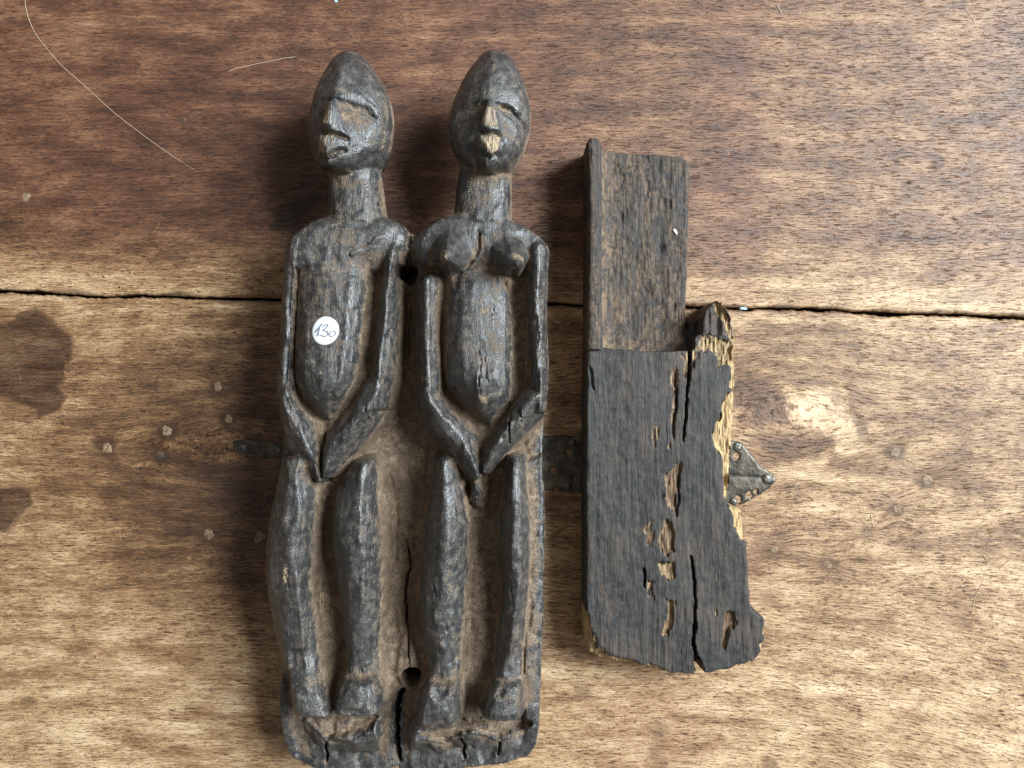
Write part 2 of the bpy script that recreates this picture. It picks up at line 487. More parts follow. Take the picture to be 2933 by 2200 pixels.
def table_material():
    t = NT('worn_table_wood')
    o = t.geo.outputs['Object']
    sp = t.n('ShaderNodeSeparateXYZ'); t.link(o, sp.inputs[0])
    x = t.math('MULTIPLY', sp.outputs[0], 1000); y = t.math('MULTIPLY', sp.outputs[1], 1000)
    v = t.math('ADD', y, t.attr('bend'))
    cb = t.n('ShaderNodeCombineXYZ'); t.link(x, cb.inputs[0]); t.link(v, cb.inputs[1]); t.link(t.attr('board'), cb.inputs[2])
    P = cb.outputs[0]
    tone = t.attr('tone'); stain = t.attr('stain'); red = t.attr('red'); flick = t.attr('fleck')
    band = t.noise(t.scaled(P, (.010, .17, 3)), 1.0, 4, .6, .3)          # broad growth bands
    gr = t.noise(t.scaled(P, (.050, .66, 3)), 1.0, 8, .74, .6)           # medium grain
    fine = t.noise(t.scaled(P, (.24, 1.7, 3)), 1.0, 7, .80, .5)           # fine short streaks
    fl = t.noise(t.scaled(P, (.14, 1.15, 7)), 1.0, 4, .66, .5)          # dark pores, short dashes
    fl2 = t.noise(t.scaled(P, (.24, 1.35, 17)), 1.0, 2, .6, .4)
    mot = t.noise(t.scaled(P, (.028, .07, 5)), 1.0, 5, .62)              # mottled wear
    mic = t.noise(t.scaled(P, (.9, 1.4, 1)), 1.0, 4, .7)
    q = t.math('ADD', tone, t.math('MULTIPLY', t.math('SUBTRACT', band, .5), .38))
    q = t.math('ADD', q, t.math('MULTIPLY', t.math('SUBTRACT', gr, .5), .85))
    q = t.math('ADD', q, t.math('MULTIPLY', t.math('SUBTRACT', fine, .5), 1.15))
    q = t.math('ADD', q, t.math('MULTIPLY', t.math('SUBTRACT', mot, .5), 1.05))
    q = t.math('ADD', q, t.math('MULTIPLY', t.math('SUBTRACT', mic, .5), .60))
    q = t.math('SUBTRACT', q, t.math('MULTIPLY', t.math('MULTIPLY', t.step(fl, .56, .62), flick), .33))
    q = t.math('SUBTRACT', q, t.math('MULTIPLY', t.math('MULTIPLY', t.step(fl2, .59, .65), flick), .30), clamp=True)
    col = t.ramp(q, [(0.0, (.026, .012, .006)), (.25, (.080, .037, .016)), (.48, (.185, .096, .042)),
                     (.70, (.365, .226, .116)), (1.0, (.63, .475, .295))])
    for ang, zz in ((.55, 1.3), (2.2, 5.1), (1.2, 9.7)):
        mp = t.n('ShaderNodeMapping'); t.link(P, mp.inputs['Vector']); mp.inputs['Rotation'].default_value = (0, 0, ang); mp.inputs['Location'].default_value = (zz * 13, zz * 7, zz)
        sn = t.noise(t.scaled(mp.outputs[0], (.008, .16, 1)), 1.0, 1, .4, .0)
        ln = t.math('LESS_THAN', t.math('ABSOLUTE', t.math('SUBTRACT', sn, .5)), .0016)
        gate = t.step(t.noise(t.scaled(mp.outputs[0], (.03, .03, 1)), 1.0, 2, .5), .56, .66)
        q = t.math('ADD', q, t.math('MULTIPLY', t.math('MULTIPLY', ln, gate), .22))
    col = t.mix(1.0, col, t.ramp(q, [(0.0, (.026, .012, .006)), (.25, (.080, .037, .016)), (.48, (.185, .096, .042)), (.70, (.365, .226, .116)), (1.0, (.63, .475, .295))]))
    rc = t.ramp(q, [(0.0, (.030, .012, .007)), (.35, (.105, .042, .022)), (.65, (.235, .112, .060)), (1.0, (.46, .29, .17))])
    col = t.mix(red, col, rc)
    sf = t.step(t.math('ADD', stain, t.math('ADD', t.math('MULTIPLY', t.math('SUBTRACT', fine, .5), 1.5), t.math('ADD', t.math('MULTIPLY', t.math('SUBTRACT', gr, .5), .9), t.math('MULTIPLY', t.math('SUBTRACT', mot, .5), 1.2)))), .22, .78)
    col = t.mix(sf, col, (.31, .26, .25), 'MULTIPLY')
    rg = t.math('ADD', .40, t.math('MULTIPLY', t.math('SUBTRACT', mot, .5), .18))
    rg = t.math('ADD', rg, t.math('MULTIPLY', t.math('SUBTRACT', fine, .5), .22))
    hgt = t.math('ADD', t.math('MULTIPLY', gr, .6), t.math('ADD', t.math('MULTIPLY', fine, .55), t.math('MULTIPLY', mic, .35)))
    hgt = t.math('SUBTRACT', hgt, t.math('MULTIPLY', t.step(fl, .54, .64), .5))
    return t.done(col, rg, t.bump(hgt, 0.0006, 0.7), 0.40)

def simple(name, c1, c2, rough, scale=400, metal=0.0, bump=0.0003, spec=0.5, stretch=(1, 1, 1)):
    t = NT(name)
    P = t.scaled(t.geo.outputs['Object'], stretch)
    n = t.noise(P, scale, 4, .62); n2 = t.noise(P, scale * 4, 3, .6)
    col = t.mix(t.step(n, .35, .65), c1, c2)
    return t.done(col, t.math('ADD', rough, t.math('MULTIPLY', t.math('SUBTRACT', n2, .5), .25)),
                  t.bump(t.math('ADD', n, t.math('MULTIPLY', n2, .5)), bump, .6), spec, metal)

M_CARVE = carved_material()
M_SLAB = slab_material()
M_TABLE = table_material()
M_METAL = simple('tarnished_metal', (.105, .090, .066), (.036, .031, .025), .45, 160, 0.6, .0006)
M_NAIL = simple('worn_nail_metal', (.16, .15, .13), (.045, .042, .038), .40, 500, 0.8, .0004)
M_PEG = simple('pale_peg_wood', (.27, .185, .105), (.10, .058, .030), .6, 620, 0, .0006)
M_DARKPEG = simple('dark_plug_wood', (.10, .065, .038), (.025, .017, .012), .5, 420, 0, .0005)
M_PAPER = simple('white_sticker_paper', (.74, .77, .78), (.66, .70, .71), .55, 900, 0, .00005)
M_INK = simple('grey_blue_ink', (.05, .05, .11), (.09, .09, .16), .95, 900, 0, .00002, .05)
M_HAIR = simple('pale_fibre', (.62, .50, .36), (.50, .38, .26), .5, 900, 0, .00002)
M_STRAW = simple('straw', (.70, .60, .34), (.55, .42, .20), .6, 900, 0, .00005)
M_CHIP = simple('white_chip', (.82, .82, .78), (.62, .62, .58), .5, 900, 0, .0001)
M_GLINT = simple('blue_glass_crumb', (.45, .62, .66), (.25, .38, .42), .25, 900, 0, .0001)
M_UNDER = simple('painted_hollow_dark', (.02, .014, .010), (.012, .009, .007), .8, 60, 0, .0005)  # near-black stands in for the darkness inside crack and worm holes

# ------------------------------------------------------------------ table: two boards with a crack between
GAP = [(-900, 612), (0, 632), (130, 633), (200, 640), (350, 640), (470, 645), (615, 648), (900, 652), (1185, 658),
       (1255, 663), (1480, 661), (1600, 667), (1760, 668), (1900, 676), (2060, 678), (2212, 685), (3100, 700)]   # on the 2212-wide view
def gap_line(px):
    g = np.array(GAP) / 0.7542
    return np.interp(px, g[:, 0], g[:, 1])

Z0 = 0.9      # things lie on the thin metal plate, this much above the boards

PEGS = [  # (frame, x, y, radius in frame px, kind, halo)
    (G, 565, 1075, 36, 'pale', 1), (G, 845, 1112, 30, 'dark', 1), (G, 880, 982, 34, 'pale', 1), (G, 1150, 752, 32, 'pale', 1),
    (G, 1205, 922, 28, 'mid', 1), (G, 1190, 572, 34, 'mid', .6), (T1, 178, 1340, 40, 'pale', .4), (T1, 1245, 815, 24, 'dark', .6),
    (H, 1335, 1060, 44, 'pale', 1), (H, 1550, 1245, 46, 'mid', 1), (H, 1350, 1442, 36, 'pale', 1), (H, 1140, 1605, 34, 'mid', .8),
    (R6, 445, 185, 40, 'mid', 1), (R6, 805, 272, 42, 'mid', 1), (G, 1100, 1532, 36, 'pale', .6), (G, 1372, 1545, 38, 'pale', .7)]

def table_fields(px, py, upper):
    """wood tone, stain, redness, grain bend over the boards (photograph pixels)"""
    n1 = fbm(px / 260, py / 120, 31, 4); n2 = fbm(px / 70, py / 30, 41, 4)
    wx = px + n1 * 60; wy = py + n2 * 26
    def blob(cx, cy, rx, ry, hard=.35):
        d = np.hypot((wx - cx) / rx, (wy - cy) / ry)
        return 1 - sstep(1 - hard, 1 + hard, d)
    def poly(conv, P, soft=14, wob=22):
        Q = np.array([conv(a, b) for a, b in P])
        d = poly_sd(Q, px + n2 * wob, py + n1 * wob + n2 * wob * .6)
        return 1 - sstep(-soft, soft, d)
    gy = gap_line(px)
    stain = np.zeros_like(px); red = np.zeros_like(px); bend = np.zeros_like(px)
    xr = px / 2933
    if upper:
        tone = .35 + .06 * sstep(.35, .95, xr) + .08 * n1
        tone = tone + .34 * sstep(190, 20, gy - py + n1 * 90) * (0.85 + .5 * n1)
        tone = tone + .06 * sstep(.70, .76, xr)
        red = (.35 + .5 * (1 - sstep(.45, .80, xr))) * sstep(40, 260, gy - py + n1 * 120) + .35 * sstep(.66, .72, xr) * (1 - sstep(.735, .75, xr))
        tone = tone - .10 * blob(640, 420, 420, 260, .6) + .06 * blob(150, 150, 300, 140, .7)
        stain = np.maximum.reduce([.75 * poly(K, [(760, 640), (800, 590), (880, 555), (925, 560), (900, 610), (850, 650), (780, 665)], 12),
                                   .50 * blob(2575, 455, 16, 36, .5), .50 * blob(2690, 462, 20, 28, .5), .40 * blob(2603, 335, 18, 24, .5),
                                   .30 * blob(2650, 800, 150, 12, .6), .4 * blob(2800, 850, 160, 26, .6)])
        bend = 6 * fbm(px / 900, py / 500, 77, 2)
    else:
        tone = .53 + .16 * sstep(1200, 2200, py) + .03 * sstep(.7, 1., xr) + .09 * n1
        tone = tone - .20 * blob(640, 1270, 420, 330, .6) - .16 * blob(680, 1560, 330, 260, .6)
        tone = tone + .10 * blob(330, 960, 330, 24, .6)
        red = .35 * blob(1900, 2130, 200, 160, .7) + .25 * blob(2080, 1650, 160, 120, .6)
        tone = tone - .26 * poly(H, [(240, 520), (380, 500), (560, 640), (640, 760), (600, 850), (420, 900), (240, 900)], 26, 40)
        tone = tone - .20 * poly(H, [(450, 960), (900, 910), (940, 1010), (880, 1070), (640, 1140), (480, 1060)], 20, 30)
        tone = tone + .24 * poly(H, [(590, 640), (760, 600), (1000, 590), (1060, 780), (1140, 860), (1150, 1010), (960, 1080), (930, 960), (840, 900), (640, 860), (590, 760)], 11, 30)
        tone = tone + .20 * poly(H, [(480, 1180), (700, 1100), (900, 1080), (880, 1180), (1300, 1270), (1290, 1310), (800, 1280), (540, 1260)], 14, 20)
        stain = np.maximum.reduce([
            1.05 * poly(G, [(-40, 440), (130, 362), (230, 370), (330, 420), (400, 480), (380, 560), (340, 700), (330, 800), (280, 890), (230, 912), (200, 930), (180, 870), (60, 820), (-40, 790)], 22, 40),
            .85 * poly(G, [(-40, 1300), (100, 1250), (170, 1270), (160, 1350), (110, 1470), (40, 1520), (-40, 1570)], 24, 40),
            .55 * poly(R6, [(350, 1600), (400, 1575), (460, 1600), (480, 1720), (340, 1720)], 12),
            .45 * poly(R6, [(-420, 1320), (-300, 1360), (-240, 1420), (-290, 1520), (-260, 1700), (-430, 1720), (-400, 1500)], 20, 30),
            .45 * poly(K, [(1640, 1955), (1700, 1960), (1690, 2010), (1650, 2000)], 12, 20),
            .50 * poly(H, [(970, 630), (1040, 640), (1080, 760), (1160, 850), (1140, 1030), (1090, 1030), (1060, 880), (980, 740)], 10, 10),
            .40 * blob(2683, 1025, 30, 46, .5), .35 * blob(2335, 1042, 18, 14, .5),
            .55 * blob(60, 2014, 34, 20, .6), .4 * blob(75, 2085, 26, 12, .6),
            .50 * blob(680, 925, 26, 20, .6), .45 * blob(640, 1350, 150, 24, .6), .55 * blob(700, 1400, 70, 34, .6), .45 * blob(520, 1300, 60, 16, .6),
            .5 * blob(2390, 1145, 16, 36, .5), .4 * blob(2200, 1720, 40, 22, .6), .45 * blob(2200, 1570, 60, 26, .6)])
        bend = 20 * sstep(.60, 1.0, xr) * sstep(1350, 2150, py) * (xr - .60) / .38 * 1.5 + 4 * fbm(px / 700, py / 400, 78, 2)
        bend = bend - 14 * sstep(.33, 0, xr) * sstep(1650, 2100, py) * xr * 2
        for cx, cy, rr, am in ((640, 1290, 190, 16), (2270, 1180, 210, 22), (2300, 1360, 120, -8)):
            dx, dy = (px - cx) / rr, (py - cy) / (rr * .55)
            bend = bend + am * dy * np.exp(-(dx * dx + dy * dy))
    rel = np.zeros_like(px)
    for cv, a, b, r, kind, halo in PEGS:
        qx, qy = cv(a, b)
        if (qy < gap_line(qx)) != upper: continue
        r = r / cv.k
        d = np.hypot(px - qx, py - qy + n2 * 8) / r
        stain = np.maximum(stain, halo * .60 * (1 - sstep(.7, 2.8, d + n2 * 1.6)))
        bend = bend + (py - qy) / r * -3.0 * np.exp(-((px - qx) / (r * 3)) ** 2 - ((py - qy) / (r * 2)) ** 2)
    edge = np.abs(py - gy)
    stain = np.maximum(stain, .55 * (1 - sstep(4, 20, edge + n2 * 22)))
    if not upper: tone = tone + .14 * (1 - sstep(10, 60, edge + n2 * 40))
    fleck = np.clip(.85 + .3 * sstep(1500, 2100, py) * sstep(.55, .9, xr) + n1 * .6, .3, 1.25) if not upper else np.clip(.85 + n1 * .6, .3, 1.2)
    return tone, stain, red, bend, fleck

table = empty('table_top')
tag(table, 'worn brown wooden table top of two boards with a dark crack', None, kind='structure')

def build_plank(upper):
    step = 4.0                                     # photograph px between columns (0.85 mm)
    xs = np.concatenate([np.linspace(-2200, -60, 40)[:-1], np.arange(-60, 2994, step), np.linspace(2994, 5200, 40)[1:]])
    far = -1500 if upper else 3700
    lim = -60 if upper else 2260
    gy = gap_line(xs)
    wob = fbm(xs / 60, xs * 0 + (3.3 if upper else 8.1), 90 + upper, 4) * 9 + fbm(xs / 9, xs * 0 + 5.5, 95 + upper, 2) * 4
    chip = np.clip(fbm(xs / 110, xs * 0 + 1.7, 99 + upper, 2) - .22, 0, 1) * 22
    ge = gy + (-1 if upper else 1) * (2.2 + np.abs(wob) * .9 + chip * .7) + fbm(xs / 240, xs * 0 + 4.4, 93, 3) * 10 + fbm(xs / 34, xs * 0 + 6.4, 94, 3) * 5
    nrow = 235 if upper else 360
    rows = np.linspace(0, 1, nrow)
    outer = np.linspace(0, 1, 14)[1:]
    Yp = ge[None, :] + (lim - ge)[None, :] * rows[:, None]
    Yo = np.full(len(xs), lim)[None, :] + (far - lim) * outer[:, None]
    Yp = np.vstack([Yp, Yo])
    Xp = np.broadcast_to(xs[None, :], Yp.shape).copy()
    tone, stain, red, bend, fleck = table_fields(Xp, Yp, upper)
    wx, wy = W(Xp, Yp)
    z = fbm(wx / 60, wy / 25, 55 + upper, 3) * 0.35 + fbm(wx / 9, wy / 1.6, 57 + upper, 2) * 0.10
    ed = np.abs(wy - wy[0][None, :])
    z = z - 1.1 * (1 - sstep(0, 1.6, ed)) ** 2 - 0.35 * (1 - sstep(0, 7, ed + fbm(wx / 10, wy / 4, 58, 2) * 4))
    z = np.minimum(z, 0.12)
    # shallow torn patch by the plate
    if not upper:
        d = poly_sd(pts(H, [(590, 640), (760, 605), (1010, 600), (1060, 780), (1140, 860), (1150, 1010), (960, 1080), (930, 960), (840, 900), (640, 860), (590, 760)]), wx, wy)
        z = z - 0.22 * (1 - sstep(-1.4, .8, d + fbm(wx / 3, wy / 3, 59, 3) * 2.5))
    nr, nc = Yp.shape
    V = np.stack([wx, wy, z], -1).reshape(-1, 3)
    idx = np.arange(nr * nc).reshape(nr, nc)
    F = np.stack([idx[:-1, :-1], idx[:-1, 1:], idx[1:, 1:], idx[1:, :-1]], -1).reshape(-1, 4)
    if not upper: F = F[:, ::-1]
    # edge wall down into the crack
    depth = 16
    wall = V[idx[0]].copy(); wall[:, 2] = -depth
    wall[:, 1] += (.8 if upper else -.8)
    o = len(V); V = np.vstack([V, wall])
    wi = o + np.arange(nc)
    Fw = np.stack([idx[0][:-1], wi[:-1], wi[1:], idx[0][1:]], -1)
    if not upper: Fw = Fw[:, ::-1]
    F = np.vstack([F, Fw])
    ex = lambda a: np.concatenate([a.reshape(-1), a[0]])
    st = np.concatenate([stain.reshape(-1), np.full(nc, .9)])
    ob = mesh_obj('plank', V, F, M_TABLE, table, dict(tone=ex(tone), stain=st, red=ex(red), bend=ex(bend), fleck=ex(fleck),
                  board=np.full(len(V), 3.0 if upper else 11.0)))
    tag(ob, 'reddish brown board behind the crack' if upper else 'paler worn board in front of the crack')
    return ob
PLANK_U = build_plank(True); PLANK_L = build_plank(False)
# dark sub-board added under the boards so the crack reads black
V = np.array([(-760, 170, -17), (760, 170, -17), (760, -60, -17), (-760, -60, -17), (-760, 170, -30), (760, 170, -30), (760, -60, -30), (-760, -60, -30)], float)
mesh_obj('crack_backing', V, np.array([(0, 3, 2, 1), (4, 5, 6, 7), (0, 1, 5, 4), (1, 2, 6, 5), (2, 3, 7, 6), (3, 0, 4, 7)]), M_UNDER, table, smooth=False)

def dome(cx, cy, r, h, zb, seed, rag=.12, flat=.5, rings=5, seg=22, dent=0.0):
    rng = np.random.default_rng(seed)
    a = np.arange(seg) * 2 * math.pi / seg
    rr = 1 + rag * (fbm(np.cos(a) * 1.5 + seed, np.sin(a) * 1.5, seed, 3))
    V = [(cx, cy, zb + h - dent)]; F = []
    for k in range(1, rings + 1):
        t = k / rings
        z = zb + h * (1 - t ** (2 + flat * 6)) + fbm(np.cos(a) * t * 3 + seed, np.sin(a) * t * 3, seed + 2, 2) * h * .35 - dent * max(0, 1 - t * 1.6)
        for j in range(seg): V.append((cx + r * t * rr[j] * math.cos(a[j]), cy + r * t * rr[j] * math.sin(a[j]), z[j] if k < rings else zb - .6))
    for j in range(seg): F.append((0, 1 + j, 1 + (j + 1) % seg))
    for k in range(rings - 1):
        for j in range(seg):
            p, q = 1 + k * seg, 1 + (k + 1) * seg
            F.append((p + j, q + j, q + (j + 1) % seg, p + (j + 1) % seg))
    return np.array(V), F

def obj_any(name, V, F, mat, parent=None, smooth=True):
    me = bpy.data.meshes.new(name)
    me.from_pydata([tuple(np.asarray(v, float) * MM) for v in V], [], [tuple(int(i) for i in f) for f in F])
    me.polygons.foreach_set('use_smooth', np.full(len(me.polygons), smooth))
    me.validate()
    o = bpy.data.objects.new(name, me); SC.collection.objects.link(o); me.materials.append(mat)
    if parent is not None: o.parent = parent
    return o

for i, (cv, a, b, r, kind, halo) in enumerate(PEGS):
    qx, qy = cv(a, b); x, y = W(qx, qy)
    up = qy < gap_line(qx)
    Vd, Fd = dome(x, y, r / cv.k * S * .92, .20 if kind != 'mid' else .14, -.02, 300 + i, .55, .3)
    obj_any('peg', Vd, Fd, {'pale': M_PEG, 'mid': M_PEG, 'dark': M_DARKPEG}[kind], PLANK_U if up else PLANK_L)

# worm holes along the crack: near-flat black discs, the darkness inside painted on
for i, (cv, a, b) in enumerate([(G, 545, 170), (G, 685, 147), (G, 630, 225), (G, 1195, 182), (G, 1050, 250), (G, 1440, 250), (G, 1330, 230), (G, 105, 204), (H, 155, 42), (H, 247, 53)]):
    x, y = W(*cv(a, b))
    aa = np.arange(10) * 2 * math.pi / 10
    Vh = [(x + .55 * math.cos(t), y + .5 * math.sin(t), .20) for t in aa] + [(x + .45 * math.cos(t), y + .42 * math.sin(t), -.25) for t in aa] + [(x, y, -.3)]
    Fh = [(k, (k + 1) % 10, 10 + (k + 1) % 10, 10 + k)[::-1] for k in range(10)] + [(20, 10 + k, 10 + (k + 1) % 10) for k in range(10)]
    Vh = [(vx, vy, min(vz, .14) if k < 10 else .125) for k, (vx, vy, vz) in enumerate(Vh)]
    obj_any('worm_hole_disc', Vh, Fh, M_UNDER, PLANK_U)

# ------------------------------------------------------------------ metal plate nailed to the lower board
PLATE = [(664, 1282), (668, 1262), (700, 1254), (760, 1262), (815, 1268), (1100, 1262), (1300, 1248), (1545, 1246), (1640, 1248), (1900, 1200), (2085, 1258), (2105, 1264),
         (2128, 1270), (2182, 1338), (2208, 1350), (2226, 1372), (2205, 1398), (2160, 1428), (2120, 1448), (2080, 1452), (1900, 1440), (1560, 1404), (1300, 1400), (1100, 1330), (815, 1318), (700, 1300), (668, 1296)]
Pw = np.array([W(a, b) for a, b in PLATE])
def dense(P, step):
    out = []
    for i in range(len(P)):
        a, b = P[i], P[(i + 1) % len(P)]
        n = max(1, int(np.hypot(*(b - a)) / step))
        for k in range(n): out.append(a + (b - a) * k / n)
    return np.array(out)
gx0, gy0 = Pw.min(0) - 2; gx1, gy1 = Pw.max(0) + 2
gm = Grid(gx0, gx1, gy0, gy1, 0.9)
dd = poly_sd(Pw, gm.X, gm.Y) + fbm(gm.X / 4, gm.Y / 4, 61, 3) * .8
keep = dd < .4
zp = .55 + fbm(gm.X / 9, gm.Y / 9, 63, 3) * .3 - .9 * sstep(-1.2, .3, dd)
zr, _ = groove(gm, zp, K, [(1540, 1320), (2226, 1372)], 1.2, .5, 0, 5, False)
zp = zr
holes = np.zeros_like(zp)
for cx, cy, r in [(2109, 1306, 9), (2145, 1418, 9), (2112, 1432, 10), (1627, 1295, 8), (1585, 1348, 8), (1645, 1368, 5), (1592, 1400, 5), (2165, 1408, 5), (731, 1296, 4)]:
    x, y = W(cx, cy); holes = np.maximum(holes, 1 - sstep(r * S * .8, r * S * 1.1, np.hypot(gm.X - x, gm.Y - y)))
keep &= holes < .5
idx = np.full(gm.X.shape, -1); cell = keep[:-1, :-1] & keep[1:, :-1] & keep[1:, 1:] & keep[:-1, 1:]
use = np.zeros_like(keep); use[:-1, :-1] |= cell; use[1:, :-1] |= cell; use[1:, 1:] |= cell; use[:-1, 1:] |= cell
idx[use] = np.arange(use.sum())
J, I = np.nonzero(cell)
Fp = np.stack([idx[J, I], idx[J, I + 1], idx[J + 1, I + 1], idx[J + 1, I]], 1)
Vp = np.stack([gm.X[use], gm.Y[use], zp[use]], 1)
plate = mesh_obj('metal_plate', Vp, Fp, M_METAL, table)
tag(plate, 'dark tarnished metal strap plate nailed to the boards, mostly under the carvings')
so = plate.modifiers.new('thick', 'SOLIDIFY'); so.thickness = .0007; so.offset = -1
for i, (cv, a, b, r) in enumerate([(H, 262, 1018, 36), (H, 468, 1238, 42), (H, 235, 1388, 28), (K, 696, 1282, 14), (K, 797, 1290, 14), (K, 1638, 1269, 12), (K, 1628, 1393, 13), (K, 1597, 1298, 9)]):
    qx, qy = cv(a, b); x, y = W(qx, qy)
    Vd, Fd = dome(x, y, r / cv.k * S, .9, .5, 400 + i, .25, .15)
    obj_any('nail', Vd, Fd, M_NAIL, plate)

# ------------------------------------------------------------------ the carved pair of figures (one block of wood)
BODY = [  # (frame, x, y, height at which the edge is seen)
    (A, 440, 1236, 42), (A, 340, 1275, 42), (A, 245, 1345, 40), (A, 208, 1420, 40), (A, 197, 1500, 38), (B, 190, 200, 36), (B, 166, 380, 36), (B, 152, 600, 36), (B, 146, 850, 38),
    (B, 130, 1000, 44), (B, 121, 1180, 42), (B, 138, 1390, 40), (C, 128, 40, 40), (C, 90, 200, 38), (C, 60, 350, 38), (C, 45, 480, 38), (C, 39, 600, 38), (C, 50, 720, 38), (C, 70, 860, 38),
    (C, 95, 1020, 36), (C, 116, 1150, 32), (C, 124, 1210, 24), (C, 132, 1300, 20), (C, 142, 1400, 20), (C, 165, 1480, 20), (C, 190, 1540, 22), (C, 240, 1592, 22), (C, 340, 1622, 22), (C, 480, 1652, 22),
    (C, 570, 1652, 22), (C, 640, 1632, 22), (C, 728, 1603, 22), (C, 742, 1642, 22), (C, 800, 1654, 22), (C, 960, 1642, 22), (C, 1080, 1612, 22), (C, 1250, 1590, 22), (C, 1400, 1555, 22), (C, 1445, 1500, 24),
    (C, 1460, 1400, 26), (C, 1468, 1250, 26), (C, 1476, 1000, 26), (C, 1482, 800, 26), (C, 1490, 500, 28), (C, 1486, 200, 28), (C, 1478, 0, 28), (B, 1908, 1300, 30), (B, 1914, 1150, 38),
    (B, 1926, 1125, 44), (B, 1942, 950, 44), (B, 1946, 800, 42), (B, 1938, 600, 42), (B, 1931, 400, 42), (B, 1937, 200, 42), (B, 1946, 60, 42), (A, 1938, 1458, 42), (A, 1882, 1390, 42), (A, 1800, 1338, 42),
    (A, 1740, 1300, 42), (A, 1690, 1274, 42), (A, 1500, 1230, 42), (A, 1300, 1212, 42), (A, 1180, 1262, 42), (A, 1090, 1312, 42), (A, 1010, 1338, 42), (A, 960, 1302, 42), (A, 900, 1265, 42), (A, 835, 1240, 42), (A, 640, 1222, 42)]
gv = Grid(-150, 26, -236, 206, 0.75)
X, Y = gv.X, gv.Y
bodyP = np.array([W(*cv(a, b), z) for cv, a, b, z in BODY])
sil = poly_sd(bodyP, X, Y) + fbm(X / 9, Y / 16, 101, 3) * .9

board = 33 + fbm(X / 14, Y / 40, 103, 3) * 3.0
hol = line_d(pts(C, [(760, -120), (745, 150), (740, 500), (735, 900)], 26), X, Y)[0]
board = board - 4.5 * np.exp(-(hol / 13) ** 2)
strip = poly_sd(pts(C, [(1395, 40), (1478, 0), (1490, 500), (1476, 1000), (1465, 1400), (1380, 1440), (1385, 1000), (1415, 500)], 30), X, Y)
board = board + 6 * (1 - sstep(-1, 1.5, strip))

plate1 = poly_sd(pts(B, [(200, -60), (930, -60), (940, 300), (900, 1000), (640, 1300), (410, 1560), (180, 1200), (150, 900)], 44), X, Y)
plate2 = poly_sd(pts(B, [(1040, 0), (1920, 0), (1930, 400), (1900, 1120), (1700, 1330), (1490, 1560), (1260, 1350), (1070, 1050)], 44), X, Y)
for p_ in (plate1, plate2):
    board = np.maximum(board, 43 + fbm(X / 9, Y / 30, 105, 3) * 2.5 - np.clip(p_ + 2, 0, None) * 2.2)
OWN = {}
fields = []          # (id, field, blend)
def addf(i, z, k=2.2): fields.append((i, z, k))
# ids: 1xx left figure, 2xx right figure; 0 board
# figure without breasts
addf(100, limb(gv, A, vrows([(1215, 430, 620, 840, 47), (1280, 290, 590, 965, 54), (1370, 185, 540, 1015, 56.5), (1440, 160, 520, 1000, 57), (1490, 156, 500, 960, 56.5), (1540, 156, 470, 900, 55.5), (1620, 156, 440, 800, 54)]), 30, cap=(2, 4), edge=46, prof=PF_FLAT), 3)
addf(100, limb(gv, B, vrows([(-110, 240, 500, 860, 57), (60, 240, 490, 785, 58.5), (250, 240, 480, 732, 59), (450, 240, 475, 712, 61), (650, 236, 462, 696, 63), (800, 232, 458, 680, 64.5), (930, 240, 455, 645, 64.5), (1040, 290, 450, 590, 61), (1130, 355, 442, 530, 54), (1210, 405, 440, 470, 44)]), 28, cap=(14, 3), edge=46, prof=PF_ROUND, prof_r=PF_FLAT), 3)
addf(103, limb(gv, B, vrows([(-110, 165, 260, 320, 55), (60, 158, 225, 280, 54.5), (400, 134, 203, 256, 54), (700, 119, 190, 240, 53), (930, 100, 178, 226, 58), (1080, 96, 172, 220, 59.5)]), 24, cap=(6, 2), edge=40))
addf(103, limb(gv, B, [(105, 1000, 160, 900, 195, 850, 59), (110, 1080, 168, 985, 205, 930, 60), (126, 1200, 200, 1110, 262, 1060, 61), (150, 1385, 270, 1270, 378, 1215, 60), (255, 1490, 345, 1430, 402, 1330, 58), (396, 1645, 399, 1630, 408, 1600, 54)], 27, ax=(.36, -.93), cap=(5, 2), edge=46), 3.0)
addf(104, limb(gv, B, vrows([(-60, 840, 900, 960, 56), (60, 832, 885, 950, 57), (200, 812, 862, 946, 57), (450, 790, 842, 944, 57), (700, 765, 815, 926, 58), (900, 745, 800, 906, 60), (1050, 715, 785, 875, 60), (1140, 690, 765, 850, 60)]), 27, cap=(6, 2), edge=44))
addf(104, limb(gv, B, [(740, 870, 810, 950, 872, 1040, 60), (690, 950, 755, 1035, 822, 1130, 61), (600, 1085, 690, 1150, 795, 1215, 61), (440, 1280, 560, 1310, 655, 1410, 60), (404, 1390, 460, 1440, 525, 1540, 58), (400, 1560, 407, 1600, 420, 1635, 54)], 27, ax=(-.60, -.80), cap=(5, 2), edge=46), 4.0)
addf(105, limb(gv, C, vrows([(10, 100, 185, 262, 56), (200, 72, 190, 300, 58), (350, 42, 185, 290, 59), (500, 26, 180, 278, 59), (640, 20, 175, 266, 58), (760, 34, 190, 270, 56), (900, 56, 205, 288, 54), (1080, 90, 220, 300, 51), (1170, 122, 230, 300, 49)]), 26, cap=(3, 0.5), edge=42))
addf(106, limb(gv, C, vrows([(15, 500, 560, 612, 54), (110, 440, 545, 612, 56), (200, 395, 530, 614, 57), (350, 378, 520, 630, 60), (500, 380, 520, 632, 60), (650, 402, 525, 630, 58), (800, 422, 520, 628, 56), (950, 434, 520, 624, 53), (1100, 440, 520, 618, 50), (1190, 430, 520, 618, 48)]), 25, cap=(4, 0.5), edge=42))
